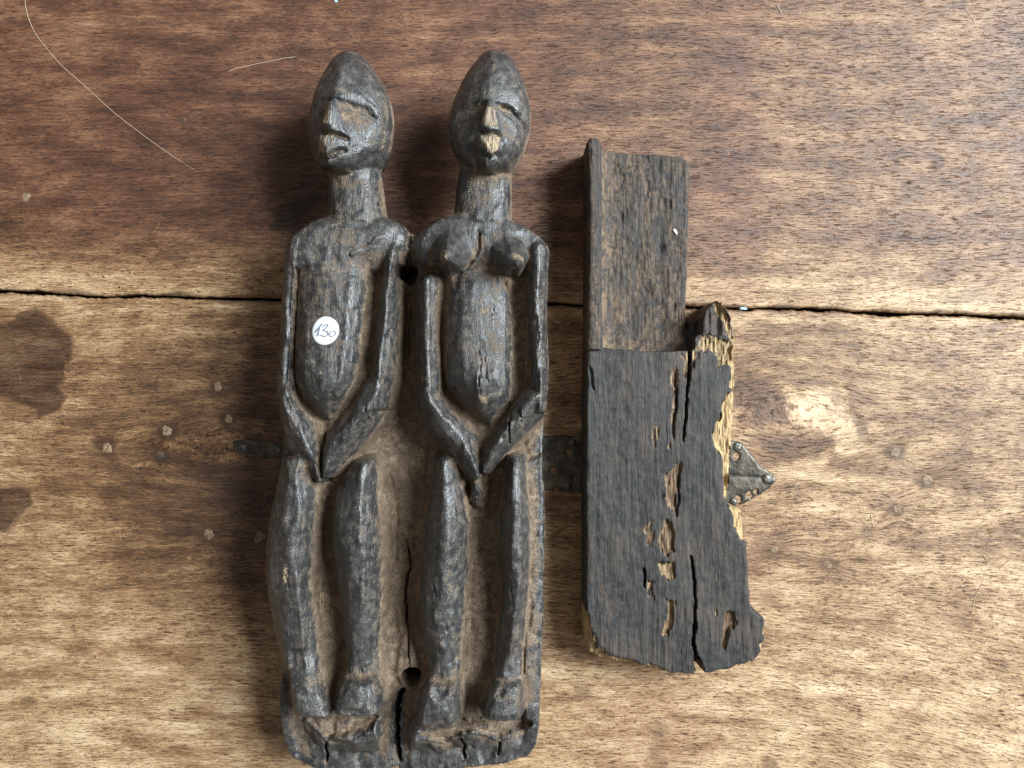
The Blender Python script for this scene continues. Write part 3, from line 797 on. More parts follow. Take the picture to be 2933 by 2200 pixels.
addf(105, limb(gv, C, vrows([(1060, 110, 222, 300, 48), (1150, 140, 240, 308, 50), (1230, 150, 255, 345, 55), (1350, 172, 280, 395, 57), (1408, 200, 300, 425, 57)]), 26, cap=(2, 1.2), edge=44, prof=PF_FLAT), 3.0)
addf(106, limb(gv, C, vrows([(1080, 440, 520, 620, 47), (1170, 428, 520, 622, 48.5), (1225, 402, 515, 646, 57), (1350, 376, 505, 648, 59), (1402, 366, 500, 636, 59)]), 26, cap=(2, 1.2), edge=44, prof=PF_FLAT), 3.0)
# figure with breasts
addf(200, limb(gv, A, vrows([(1195, 1300, 1450, 1690, 47), (1255, 1170, 1450, 1800, 52.5), (1330, 1060, 1450, 1890, 54), (1420, 1005, 1450, 1975, 54), (1520, 1020, 1450, 1985, 53), (1600, 1060, 1450, 1980, 52)]), 30, cap=(2, 6), edge=46, prof=PF_FLAT), 3)
addf(200, limb(gv, B, vrows([(60, 1255, 1440, 1720, 55), (190, 1250, 1430, 1705, 56), (400, 1240, 1420, 1700, 58), (600, 1232, 1410, 1702, 61), (800, 1238, 1420, 1702, 63), (950, 1252, 1440, 1700, 64), (1060, 1330, 1490, 1690, 60), (1150, 1420, 1525, 1610, 54), (1235, 1500, 1530, 1556, 45)]), 28, cap=(12, 3), edge=44, prof=PF_FACET, prof_r=PF_FLAT), 3)
addf(203, limb(gv, B, vrows([(150, 1046, 1130, 1214, 55), (450, 1054, 1130, 1216, 55), (700, 1060, 1130, 1222, 57), (900, 1070, 1140, 1232, 59), (1110, 1066, 1150, 1236, 60.5)]), 27, cap=(8, 2), edge=44))
addf(203, limb(gv, B, [(1050, 1000, 1085, 935, 1160, 900, 59), (1060, 1090, 1130, 1010, 1205, 980, 61), (1108, 1240, 1210, 1150, 1305, 1120, 61), (1262, 1425, 1330, 1300, 1472, 1288, 60), (1350, 1530, 1430, 1450, 1490, 1440, 58), (1445, 1625, 1478, 1605, 1495, 1570, 55)], 27, ax=(.53, -.85), cap=(5, 2), edge=46), 4.0)
addf(204, limb(gv, B, vrows([(-60, 1790, 1880, 1975, 56), (60, 1790, 1880, 1966, 57.5), (300, 1770, 1870, 1956, 57.5), (500, 1785, 1880, 1936, 58), (800, 1815, 1890, 1946, 59), (950, 1812, 1890, 1960, 60), (1160, 1800, 1880, 1950, 60)]), 27, cap=(6, 2), edge=44))
addf(204, limb(gv, B, [(1840, 880, 1900, 980, 1975, 1060, 60), (1790, 950, 1850, 1050, 1940, 1128, 61), (1700, 1080, 1770, 1160, 1850, 1235, 61), (1600, 1235, 1660, 1290, 1705, 1380, 61), (1490, 1385, 1555, 1440, 1605, 1490, 59), (1482, 1530, 1492, 1570, 1505, 1600, 55)], 27, ax=(-.64, -.77), cap=(4, 2), edge=46), 1.0)
addf(205, limb(gv, C, vrows([(5, 915, 970, 1030, 55), (200, 896, 985, 1070, 57), (350, 872, 985, 1094, 60), (500, 858, 985, 1092, 60), (650, 842, 960, 1082, 58), (800, 832, 955, 1074, 56), (950, 846, 955, 1062, 53), (1100, 866, 960, 1054, 50), (1200, 880, 960, 1048, 48)]), 25, cap=(4, 0.5), edge=42))
addf(206, limb(gv, C, vrows([(0, 1296, 1345, 1396, 55), (150, 1288, 1340, 1402, 57), (350, 1254, 1345, 1416, 60), (500, 1256, 1350, 1418, 60), (650, 1268, 1350, 1414, 58), (800, 1260, 1335, 1402, 56), (950, 1242, 1320, 1390, 53), (1100, 1228, 1305, 1380, 50), (1200, 1220, 1300, 1374, 48)]), 25, cap=(3, 0.5), edge=42))
addf(205, limb(gv, C, vrows([(1090, 866, 960, 1054, 47), (1190, 870, 955, 1048, 48.5), (1240, 836, 935, 1050, 57), (1380, 808, 930, 1054, 59), (1420, 808, 930, 1052, 58), (1465, 816, 930, 1044, 54)]), 26, cap=(2, 2), edge=44, prof=PF_FLAT), 3.0)
addf(206, limb(gv, C, vrows([(1090, 1230, 1305, 1380, 47), (1190, 1216, 1295, 1376, 48.5), (1240, 1184, 1280, 1386, 57), (1380, 1144, 1270, 1390, 59), (1425, 1142, 1270, 1390, 59)]), 26, cap=(2, 1.2), edge=44, prof=PF_FLAT), 3.0)
addf(207, cone(gv, A, (1305, 1435), 150, 195, (1243, 1510), 48, 79, .95, 56, 7), .8)
addf(208, cone(gv, A, (1665, 1470), 158, 165, (1738, 1565), 48, 80, .95, 56, 7), .8)
# small lump below the hands and navel knob
addf(200, cone(gv, C, (1132, 220), 58, 140, (1128, 180), 27, 50, 1.1, 40, 5), 1.5)
addf(200, cone(gv, B, (1478, 880), 60, 200, (1480, 990), 58, 67, 1.8, 62), 2.0)
# base block under the feet
by = W(*C(0, 1440), 44)[1]
baseP = pts(C, [(150, 1395), (330, 1400), (640, 1380), (720, 1400), (820, 1400), (1050, 1440), (1370, 1400), (1465, 1400), (1460, 1500), (1400, 1600), (1080, 1680), (800, 1710), (400, 1700), (200, 1620)], 36)
baseL = pts(C, [(150, 1395), (330, 1400), (612, 1385), (628, 1500), (640, 1720), (400, 1720), (200, 1640)], 36)
baseR = pts(C, [(800, 1420), (1050, 1440), (1370, 1400), (1465, 1400), (1470, 1500), (1420, 1620), (1080, 1700), (760, 1730), (772, 1560)], 36)
bd = np.minimum(poly_sd(baseL, X, Y), poly_sd(baseR, X, Y))
front = np.array([W(*C(a, b), 22) for a, b in [(100, 1400), (165, 1490), (200, 1550), (240, 1592), (340, 1622), (480, 1652), (570, 1652), (728, 1620), (800, 1654), (960, 1642), (1080, 1612), (1250, 1590), (1400, 1555), (1470, 1480)]])
fd = line_d(front, X, Y)[0]
basez = np.minimum(43 + fbm(X / 8, Y / 8, 110, 3) * 2, 21 + fd * 0.92)
basez = np.where(bd < 6, basez - np.clip(bd + 1, 0, None) * 2.2, -10)
addf(1, basez, 1.2)

zt = board.copy(); owner = np.zeros(zt.shape, int)
for i, f, k in fields:
    owner = np.where(f > zt, i, owner)
    zt = smax(zt, f, k)

# tool-cut lines, recesses and cracks
def gro(line, w, dep, cv=B, zref=50, seed=7, taper=True):
    global zt
    zt, k = groove(gv, zt, cv, line, w, dep, zref, seed, taper)
    return k
def pla(poly, dz, soft, cv=B, zref=50, seed=None):
    global zt
    zt, m = plateau(gv, zt, cv, poly, dz, soft, zref, seed)
    return m
pla([(235, 1440), (340, 1522), (575, 1465), (606, 1410), (400, 1400), (230, 1405)], -5.5, .8, C, 44, 12)
pla([(822, 1478), (960, 1548), (1112, 1470), (1250, 1538), (1440, 1452), (1400, 1412), (1040, 1448)], -5.5, .8, C, 44, 14)
CR = []
CR.append(gro([(765, 450), (778, 520), (785, 600), (752, 720), (765, 850), (778, 950), (778, 1060), (786, 1130)], .75, 6, C, 28, 21))
CR.append(gro([(752, 1240), (735, 1260), (722, 1320), (716, 1420), (718, 1520), (728, 1610)], 1.4, 40, C, 30, 22, False))
gro([(345, 1500), (342, 1560), (345, 1625)], .9, 8, C, 34, 23, False)
gro([(1058, 1485), (1070, 1540), (1068, 1615)], .9, 7, C, 34, 24, False)
gro([(1252, 1530), (1250, 1592)], .8, 6, C, 34, 25, False)
gro([(700, 1090), (710, 1150), (720, 1200), (1185 - 485, 1260)], .6, 2, B, 58, 26)
CR.append(gro([(1560, 385), (1575, 470), (1590, 560), (1598, 600)], .6, 1.6, B, 60, 27))
CR.append(gro([(1700, 1085), (1688, 1180), (1672, 1290), (1690, 1370)], .8, 3.5, B, 60, 28))
gro([(1735, 1290), (1760, 1180), (1745, 1120)], .7, 2, B, 60, 29)
CR.append(gro([(400, 1290), (398, 1480), (402, 1640)], 1.0, 6, B, 54, 30, False))
CR.append(gro([(806, 880), (805, 960), (808, 1050)], .6, 3, B, 59, 31))
CR.append(gro([(1470, 690), (1490, 800), (1480, 900), (1480, 1060)], .7, 1.9, B, 64, 32))
gro([(1510, 720), (1530, 860), (1525, 1000)], .6, 1.2, B, 64, 33)
gro([(1900, 520), (1880, 640), (1895, 600)], .7, 2, B, 58, 34)
gro([(600, 1520), (590, 1470), (700, 1420), (760, 1370)], .9, 2.0, A, 58, 35)
pla([(590, 1510), (585, 1440), (700, 1420), (770, 1360), (830, 1350), (700, 1470)], 1.2, 1.0, A, 58)
pla([(700, 1480), (880, 1370), (830, 1500), (700, 1700), (560, 1640), (480, 1560)], -2.4, 5, A, 55)
gro([(970, 260), (975, 500), (965, 800)], 3.5, 7, B, 34, 36)
gro([(990, -120), (1000, -60), (985, 20)], 1.2, 7, B, 50, 37)
gro([(1460, -110), (1475, -20), (1450, 60), (1400, 130), (1290, 225)], 1.4, 3.5, B, 58, 38)
gro([(1640, 240), (1680, 330), (1700, 420)], 1.6, 5, B, 52, 39)
# knee and shin nicks
for k, (a, b) in enumerate([(900, 690), (965, 690), (980, 870), (960, 890), (1310, 700), (120, 640), (545, 640), (500, 1150), (555, 330)]):
    gro([(a, b), (a + 8, b + 40), (a + 16, b + 80)], .8, 1.6, C, 57, 200 + k)

_zf = facets(gv, zt, 8.0, 20.0, .95, 5)
_mc = .35 + .65 * sstep(W(*B(0, -20), 56)[1], W(*B(0, 260), 56)[1], Y)
zt = zt + (_zf - zt) * _mc
zt = zt + fbm(X / 8, Y / 18, 121, 3) * .8 + fbm(X / 1.6, Y / 12, 125, 3) * .24 + fbm(X / 2.2, Y / 2.6, 131, 3) * .14 * (1 + 2 * sstep(46, 36, zt))
_sx, _sy = W(*B(426, 586), 62)
_m = 1 - sstep(7.0, 10.0, np.hypot(X - _sx, Y - _sy))
zt = zt * (1 - _m) + blur(zt, 4 / gv.h) * _m
rough_spots = 1 - sstep(0, 9, line_d(pts(C, [(1130, 150), (1120, 250), (1130, 340)], 40), X, Y)[0])
zt = zt + rough_spots * fbm(X / 1.8, Y / 1.8, 133, 3) * 4.0

# heads and necks: closed egg forms that reach past the block
def egg(rows, cv, mid, bot, edge, prof, prof_r, seed, cap):
    top = limb(gv, cv, rows, mid, cap=cap, edge=edge, prof=prof, prof_r=prof_r)
    rb = [(r[0], r[1], (r[0] + r[4]) / 2, r[3], r[4], r[5], mid + (mid - bot) * min(1, max(.02, (r[6] - mid) / 14))) for r in rows]
    b = limb(gv, cv, rb, mid, cap=cap, edge=edge, prof=PF_EGG)
    return top, 2 * mid - b
H1 = vrows([(96, 535, 572, 625, 46), (110, 510, 570, 655, 50), (150, 478, 562, 700, 55), (200, 440, 550, 738, 59), (260, 408, 530, 780, 62), (340, 372, 510, 828, 65), (420, 343, 490, 864, 67), (500, 326, 478, 884, 68), (560, 318, 470, 890, 68), (640, 312, 455, 886, 68), (700, 314, 448, 878, 67.5), (760, 322, 444, 866, 67),
            (820, 338, 442, 846, 66.5), (870, 358, 442, 812, 65.5), (905, 384, 444, 770, 63), (930, 412, 470, 712, 58), (946, 445, 520, 640, 51)])
H2 = vrows([(86, 1515, 1560, 1612, 46), (100, 1500, 1560, 1645, 50), (135, 1478, 1562, 1690, 55), (190, 1432, 1566, 1724, 59), (250, 1386, 1562, 1756, 62), (330, 1340, 1548, 1790, 65), (420, 1300, 1535, 1816, 67), (510, 1270, 1535, 1830, 68), (600, 1258, 1530, 1828, 68), (680, 1264, 1532, 1815, 68), (740, 1276, 1536, 1800, 67.5),
            (790, 1292, 1532, 1784, 67), (850, 1326, 1522, 1752, 66), (900, 1370, 1514, 1716, 64), (935, 1425, 1514, 1682, 59), (958, 1490, 1530, 1610, 51)])
MID = 42.0
h1t, h1b = egg(H1, A, MID, 17, 46, PF_ROOF, PF_KEEL, 0, (3, 2.2))
h2t, h2b = egg(H2, A, MID, 17, 46, PF_ROOF, PF_KEEL, 0, (3, 2.2))
n1t = limb(gv, A, vrows([(780, 450, 620, 790, 50), (920, 443, 620, 795, 52), (1050, 442, 630, 802, 52), (1160, 444, 640, 815, 53), (1260, 440, 640, 840, 54), (1330, 430, 640, 860, 50)]), 38, cap=(4, 4), edge=42, prof=PF_NECK)
n1b = 2 * 38 - limb(gv, A, vrows([(780, 450, 620, 790, 50), (1330, 430, 640, 860, 52)]), 38, cap=(4, 4), edge=42, prof=PF_EGG)
n2t = limb(gv, A, vrows([(780, 1350, 1530, 1695, 50), (920, 1332, 1530, 1696, 52), (1050, 1314, 1530, 1696, 52), (1160, 1302, 1530, 1694, 53), (1250, 1296, 1530, 1694, 54), (1330, 1290, 1530, 1700, 50)]), 38, cap=(4, 4), edge=42, prof=PF_NECK)
n2b = 2 * 38 - limb(gv, A, vrows([(780, 1340, 1530, 1695, 50), (1330, 1290, 1530, 1700, 52)]), 38, cap=(4, 4), edge=42, prof=PF_EGG)

def wedge(z, poly, dz, y0, y1):
    d = poly_sd(pts(A, poly, 66), X, Y)
    ya, yb = W(0, A(0, y0)[1], 66)[1], W(0, A(0, y1)[1], 66)[1]
    return z + dz * (1 - sstep(-1.1, 1.1, d)) * np.clip((Y - yb) / (ya - yb), 0, 1)
def face1(z):
    P = lambda poly, dz, soft, seed=None: plateau(gv, z, A, poly, dz, soft, 66, seed)[0]
    L = lambda line, w, d, seed=3, tp=True: groove(gv, z, A, line, w, d, 66, seed, tp)[0]
    z = wedge(z, [(480, 425), (610, 448), (720, 472), (800, 560), (790, 720), (600, 720), (500, 700), (500, 520)], -1.9, 450, 660)      # right eye plane
    z = wedge(z, [(470, 425), (400, 405), (320, 440), (300, 540), (300, 720), (440, 720), (450, 540)], -2.0, 430, 660)           # left eye plane
    z = P([(575, 452), (690, 472), (760, 545), (700, 528), (620, 500)], -1.7, .8, 9)
    z = P([(338, 470), (450, 428), (432, 520), (342, 525)], -1.8, 1.0, 9)
    z = P([(462, 455), (492, 440), (540, 540), (560, 640), (590, 690), (500, 668), (412, 640), (412, 600), (430, 530)], 3.0, 1.2)        # nose
    z = P([(470, 460), (492, 470), (490, 640), (415, 625), (425, 540)], 1.2, .8)
    z = P([(405, 645), (590, 692), (585, 715), (480, 690), (400, 690)], -2.6, .8)     # under the nose
    z = P([(380, 735), (440, 682), (520, 690), (600, 712), (585, 780), (500, 790), (445, 835), (386, 806)], 2.6, .8)      # lips
    z = L([(470, 812), (520, 782), (585, 778)], 1.3, 3.2)
    z = L([(380, 820), (440, 842), (500, 820)], 1.2, 2.4)
    z = L([(500, 440), (600, 480), (690, 500), (750, 545)], 1.4, .9)
    z = L([(650, 345), (700, 410), (760, 450)], .8, .9)
    z = P([(445, 850), (540, 800), (640, 735), (680, 760), (640, 820), (545, 925), (440, 915)], 1.6, .8)          # chin facet
    z = P([(690, 765), (870, 720), (850, 830), (720, 930), (560, 940), (650, 830)], -2.6, 1.4)      # under the jaw
    z = L([(436, 850), (430, 915)], .7, 1.5)
    z = L([(820, 380), (815, 560), (790, 740)], .8, .8)
    z = P([(800, 380), (840, 380), (835, 540), (805, 540)], -.7, .5)
    z = L([(490, 400), (510, 350), (550, 300)], .8, .6)
    return z
def face2(z):
    P = lambda poly, dz, soft, seed=None: plateau(gv, z, A, poly, dz, soft, 66, seed)[0]
    L = lambda line, w, d, seed=3, tp=True: groove(gv, z, A, line, w, d, 66, seed, tp)[0]
    z = wedge(z, [(1565, 455), (1680, 462), (1760, 512), (1815, 610), (1800, 740), (1640, 740), (1580, 700), (1570, 560)], -1.9, 470, 700)
    z = wedge(z, [(1530, 450), (1420, 442), (1330, 480), (1270, 600), (1300, 740), (1490, 740), (1515, 540)], -2.0, 460, 700)
    z = P([(1520, 460), (1565, 450), (1600, 540), (1622, 655), (1550, 672), (1482, 640), (1500, 540)], 3.2, 1.2)
    z = P([(1480, 650), (1600, 668), (1640, 690), (1500, 700)], -2.6, .8)
    z = P([(1422, 720), (1490, 688), (1605, 688), (1655, 735), (1635, 805), (1560, 838), (1475, 800)], 2.6, .7)
    z = L([(1530, 690), (1540, 760), (1535, 825)], .6, .8); z = L([(1585, 695), (1590, 810)], .6, .8)
    z = P([(1600, 468), (1700, 482), (1785, 592), (1735, 585), (1640, 530)], -2.0, .8, 9)
    z = P([(1395, 478), (1520, 452), (1500, 515), (1410, 520)], -1.8, 1.0, 9)
    z = L([(1415, 765), (1490, 800), (1545, 835), (1620, 808)], 1.3, 2.8)
    z = L([(1600, 470), (1700, 500), (1780, 585)], 1.6, 1.1)
    z = L([(1620, 690), (1660, 745)], .8, 1.2)
    z = L([(1400, 470), (1460, 448), (1530, 445)], 1.0, .8)
    z = P([(1512, 870), (1560, 830), (1640, 800), (1720, 850), (1690, 930), (1520, 955)], 1.6, .8)
    z = P([(1512, 870), (1440, 820), (1340, 850), (1400, 930), (1510, 955)], -1.0, 1.2)
    z = L([(1560, 180), (1575, 240)], 1.6, 1.4)
    z = L([(1750, 430), (1755, 445)], .8, 1.6); z = L([(1790, 455), (1792, 468)], .8, 1.6)
    return z
h1t = face1(h1t); h2t = face2(h2t)
h1t = facets(gv, h1t, 10, 14, .5, 15); h2t = facets(gv, h2t, 10, 14, .5, 16)
n1t = facets(gv, n1t, 6, 12, .7, 17); n2t = facets(gv, n2t, 6, 12, .7, 18)
fine = fbm(X / 7, Y / 9, 141, 2) * .45 + fbm(X / 1.6, Y / 8, 143, 3) * .18 + fbm(X / 2.0, Y / 2.4, 145, 3) * .10
h1t = h1t + fine; h2t = h2t + fine; n1t = n1t + fine * 1.3; n2t = n2t + fine * 1.3

# implicit volume
zs = np.arange(-2.0, 81, gv.h)
nrm = norm_field(gv, blur(zt, 1))
f = np.empty((gv.nx, gv.ny, len(zs)), np.float32)
Zk = zs[None, None, :]
ztT, nT, sT = zt.T[:, :, None], nrm.T[:, :, None], sil.T[:, :, None]
f[:] = (Zk - ztT) * nT
np.maximum(f, sT.astype(np.float32), out=f)
np.maximum(f, (Z0 - Zk).astype(np.float32), out=f)
def union_egg(top, bot, k=1.0):
    js, is_ = np.nonzero(top > bot - 6)
    j0, j1, i0, i1 = js.min() - 2, js.max() + 3, is_.min() - 2, is_.max() + 3
    j0 = max(j0, 0); i0 = max(i0, 0)
    sl = (slice(j0, j1), slice(i0, i1))
    a = ((Zk - top[sl].T[:, :, None]) * norm_field(gv, blur(top, 1))[sl].T[:, :, None])
    b = ((bot[sl].T[:, :, None] - Zk) * norm_field(gv, blur(bot, 1))[sl].T[:, :, None])
    e = np.maximum(a, b)
    fs = f[i0:i1, j0:j1]
    h = np.clip(0.5 + 0.5 * (e - fs) / k, 0, 1)
    f[i0:i1, j0:j1] = e * (1 - h) + fs * h - k * h * (1 - h)
union_egg(n1t, n1b, 1.6); union_egg(n2t, n2b, 1.6)
union_egg(h1t, h1b, .8); union_egg(h2t, h2b, .8)
for cv, a, b, r in ((B, 988, 190, 66), (C, 785, 1182, 52)):
    x, y = W(*cv(a, b), 42 if cv is B else 34)
    rr = r / cv.k * S * .93
    th = np.arctan2(Y - y, X - x)
    cyl = (rr + fbm(np.cos(th) * 1.2, np.sin(th) * 1.2 + a, 151, 2) * .9 - np.hypot(X - x, Y - y)).T[:, :, None]
    np.maximum(f, cyl.astype(np.float32), out=f)
V, Q = surface_nets(f, (gv.x0, gv.y0, zs[0]), gv.h)
del f
N = vert_normals(V, Q)

# whole top height, for wear and dust
top = zt.copy(); top[sil > 0] = -5
hown = np.zeros(zt.shape, int)
for t_, b_, i in ((n1t, n1b, 101), (n2t, n2b, 201), (h1t, h1b, 102), (h2t, h2b, 202)):
    m = (t_ > b_ - .5) & (t_ > top)
    top = np.where(m, t_, top); hown = np.where(m, i, hown)
tm = (top > 0).astype(float)
_nb = blur(np.where(tm > 0, top, 0), 5 / gv.h) / np.maximum(blur(tm, 5 / gv.h), 1e-3)
_fl = np.where(tm > 0, top, np.where(blur(tm, 5 / gv.h) > .01, _nb - 16, 20))
def mblur(r): return blur(_fl, r / gv.h)
tb = np.where(top < 0, 30, top)
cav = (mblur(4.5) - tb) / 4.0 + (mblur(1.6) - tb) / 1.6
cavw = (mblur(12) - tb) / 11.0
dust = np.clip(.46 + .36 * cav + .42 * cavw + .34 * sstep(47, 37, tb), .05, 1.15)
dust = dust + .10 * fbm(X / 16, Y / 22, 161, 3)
def mask(cv, poly, z=60, soft=.7, wob=1.6, seed=171):
    d = poly_sd(pts(cv, poly, z), X, Y) + fbm(X / 1.6, Y / 6, seed, 3) * wob
    return 1 - sstep(-soft, soft, d)
wear = np.clip(-.5 * cav - .25 * cavw + .1 * fbm(X / 3, Y / 9, 163, 3), 0, 1)
pale = np.zeros_like(zt); soot_shade = np.zeros_like(zt)
for cv, p in ((A, [(458, 478), (486, 500), (480, 640), (412, 622), (424, 540)]), (A, [(384, 735), (440, 685), (488, 690), (462, 800), (440, 836), (386, 806)]), (A, [(500, 694), (520, 692), (515, 740), (495, 745)]),
              (A, [(1530, 530), (1592, 540), (1602, 650), (1545, 668), (1496, 640), (1505, 580)]), (A, [(1484, 700), (1540, 690), (1612, 705), (1625, 760), (1612, 812), (1562, 834), (1500, 790)]),
              (A, [(1215, 1480), (1262, 1490), (1270, 1560), (1225, 1565)]), (A, [(1712, 1510), (1775, 1510), (1775, 1558), (1715, 1545)]), (A, [(1565, 190), (1595, 190), (1585, 245), (1565, 235)]),
              (A, [(1435, 840), (1450, 850), (1448, 930), (1436, 920)]), (B, [(1070, 890), (1120, 900), (1110, 935), (1070, 935)]),
              (B, [(1480, 1000), (1530, 1040), (1520, 1090), (1480, 1060)]), (C, [(105, 590), (130, 590), (125, 680), (100, 700)]), (C, [(240, 800), (262, 800), (262, 920), (245, 920)]), (B, [(1475, 430), (1530, 440), (1525, 475), (1490, 465)])):
    pale = np.maximum(pale, mask(cv, p))
pale = np.maximum(pale, .34 * mask(A, [(1380, 960), (1650, 960), (1620, 1050), (1400, 1060)], 52, 2, 3))
pale = np.maximum(pale, .42 * mask(A, [(805, 380), (838, 385), (832, 540), (806, 530)], 60))
pale = np.maximum(pale, .40 * mask(A, [(800, 560), (826, 560), (815, 750), (790, 755)], 60))
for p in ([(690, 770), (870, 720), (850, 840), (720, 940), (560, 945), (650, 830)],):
    soot_shade = np.maximum(soot_shade, mask(A, p, 60, 1.5, 2))
soot_shade = np.maximum(soot_shade, .8 * mask(C, [(220, 1450), (345, 1530), (580, 1480), (640, 1640), (480, 1660), (250, 1600)], 34, 2, 2))  # left base front: shade of facets turned from the window painted black
soot_shade = np.maximum(soot_shade, .8 * mask(C, [(820, 1500), (960, 1560), (1110, 1490), (1250, 1550), (1440, 1470), (1400, 1570), (960, 1650), (760, 1650)], 34, 2, 2))  # right base front: same shade painted into the colour
for cv, p in ((A, [(1150, 1290), (1440, 1290), (1450, 1480), (1340, 1640), (1170, 1600)]), (A, [(1520, 1350), (1800, 1380), (1800, 1600), (1700, 1640), (1520, 1500)]), (A, [(1150, 1260), (1300, 1220), (1690, 1280), (1800, 1350), (1500, 1320)])):
    soot_shade = np.maximum(soot_shade, .55 * mask(cv, p, 62, 3, 3))
dust = dust + .30 * mask(A, [(500, 470), (610, 480), (740, 550), (690, 600), (540, 560)], 66, 1, 2) + .35 * mask(A, [(540, 530), (770, 560), (690, 640), (580, 660), (540, 620)], 66, 1, 2)
dust = dust + .25 * mask(A, [(1625, 590), (1790, 620), (1720, 700), (1630, 680)], 66, 1, 2)
dust = dust + .45 * mask(C, [(235, 1425), (340, 1518), (575, 1465), (606, 1410), (400, 1400), (230, 1405)], 42, .8, 1.2) + .45 * mask(C, [(822, 1478), (960, 1540), (1112, 1470), (1250, 1530), (1440, 1452), (1400, 1425), (1040, 1452)], 42, .8, 1.2)
for q_ in ([(110, 1110), (320, 1110), (320, 1230), (120, 1240)], [(410, 1120), (640, 1120), (640, 1225), (400, 1225)], [(840, 1130), (1070, 1130), (1060, 1240), (830, 1240)], [(1190, 1130), (1390, 1130), (1390, 1240), (1180, 1240)]):
    dust = dust + .22 * mask(C, q_, 48, 4, 4)
dust = dust + .20 * mask(C, [(640, -150), (870, -150), (860, 1200), (640, 1250)], 26, 3, 4)

at_d = gv.sample(dust, V[:, 0], V[:, 1]); at_p = gv.sample(pale, V[:, 0], V[:, 1]); at_s = gv.sample(soot_shade, V[:, 0], V[:, 1]); at_w = gv.sample(wear, V[:, 0], V[:, 1])
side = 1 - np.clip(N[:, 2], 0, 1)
at_d = at_d + .12 * sstep(.75, 1.0, side) + .10 * np.clip(N[:, 0], 0, 1)  # dust on steep sides; right-facing term paints in the window-lit flank
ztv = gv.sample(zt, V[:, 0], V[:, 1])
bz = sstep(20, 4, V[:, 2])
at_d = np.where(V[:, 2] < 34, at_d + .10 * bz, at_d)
fc = V[Q].mean(1)
ob_ = gv.nearest(owner, fc[:, 0], fc[:, 1]); hb_ = gv.nearest(hown, fc[:, 0], fc[:, 1])
own = np.where(hb_ > 0, hb_, ob_)
insil = gv.nearest((sil < .4).astype(int), fc[:, 0], fc[:, 1]) > 0
own = np.where((own < 1), 0, own)
own = np.where(insil & (fc[:, 2] < 20) , 0, own)
# cells of the neck/head slightly off the mask go to their nearest owner
un = (~insil) & ((own % 100 != 1) & (own % 100 != 2))
xm = W(*A(1080, 800), 46)[0]; yc = W(*A(600, 935), 50)[1]
own = np.where(un & (fc[:, 1] > yc), np.where(fc[:, 0] < xm, 102, 202), own)
own = np.where(un & (fc[:, 1] <= yc) & (fc[:, 1] > W(*A(0, 1240), 42)[1]), np.where(fc[:, 0] < xm, 101, 201), own)

carving = empty('carved_figure_pair', (0, 0, 0))
tag(carving, 'dark carved wooden panel of two standing figures side by side, lying on its back', 'carving')
def part(name, ids, parent, label=None):
    sel = np.isin(own, ids)
    used, q = sub_mesh(V, Q, sel)
    o = mesh_obj(name, V[used], q, M_CARVE, parent, dict(dust=at_d[used], pale=at_p[used], soot_shade=at_s[used], wear=at_w[used]), True, N[used])
    if label: o['label'] = label
    return o
part('back_board', [0], carving, 'brown dusty hollowed board behind the two figures with two drilled holes')
part('base_block', [1], carving, 'dark notched base block under the four feet')
fig1 = part('figure', [100], carving, 'flat-chested figure on the left with its hands meeting below the belly')
fig2 = part('figure', [200], carving, 'figure with pointed breasts on the right')
for n, i, p in (('neck', 101, fig1), ('head', 102, fig1), ('arm', 103, fig1), ('arm', 104, fig1), ('leg', 105, fig1), ('leg', 106, fig1),
                ('neck', 201, fig2), ('head', 202, fig2), ('arm', 203, fig2), ('arm', 204, fig2), ('leg', 205, fig2), ('leg', 206, fig2), ('breast', 207, fig2), ('breast', 208, fig2)):
    part(n, [i], p)

# round sticker with the handwritten number 130
zsm = blur(zt, 2.2 / gv.h)
scx, scy = W(*B(426, 586), 62)
SR = 98 / B.k * S * (D - 62) / D
Vs = [(scx, scy)]; Fs = []
seg, rings = 40, 8
for k in range(1, rings + 1):
    for j in range(seg):
        a = j * 2 * math.pi / seg
        rr = SR * k / rings * (1 - .03 * math.cos(2 * a + .6))
        Vs.append((scx + rr * 1.02 * math.cos(a), scy + rr * .97 * math.sin(a)))
Vs = np.array(Vs)
zsm = blur(zt, 4.0 / gv.h)
lift = float((gv.sample(zt, Vs[:, 0], Vs[:, 1]) - gv.sample(zsm, Vs[:, 0], Vs[:, 1])).max()) + .12
def stick_z(x, y): return gv.sample(zsm, x, y) + lift
Vs3 = np.column_stack([Vs, stick_z(Vs[:, 0], Vs[:, 1])])
for j in range(seg): Fs.append((0, 1 + j, 1 + (j + 1) % seg))
for k in range(rings - 1):
    for j in range(seg):
        p, q = 1 + k * seg, 1 + (k + 1) * seg
        Fs.append((p + j, q + j, q + (j + 1) % seg, p + (j + 1) % seg))
sticker = obj_any('price_sticker', Vs3, Fs, M_PAPER, carving)
sticker['label'] = 'round white paper sticker with handwritten number 130'
sm = sticker.modifiers.new('paper', 'SOLIDIFY'); sm.thickness = .00015; sm.offset = -1
SZ = Zoom(820, 880, 11.06)
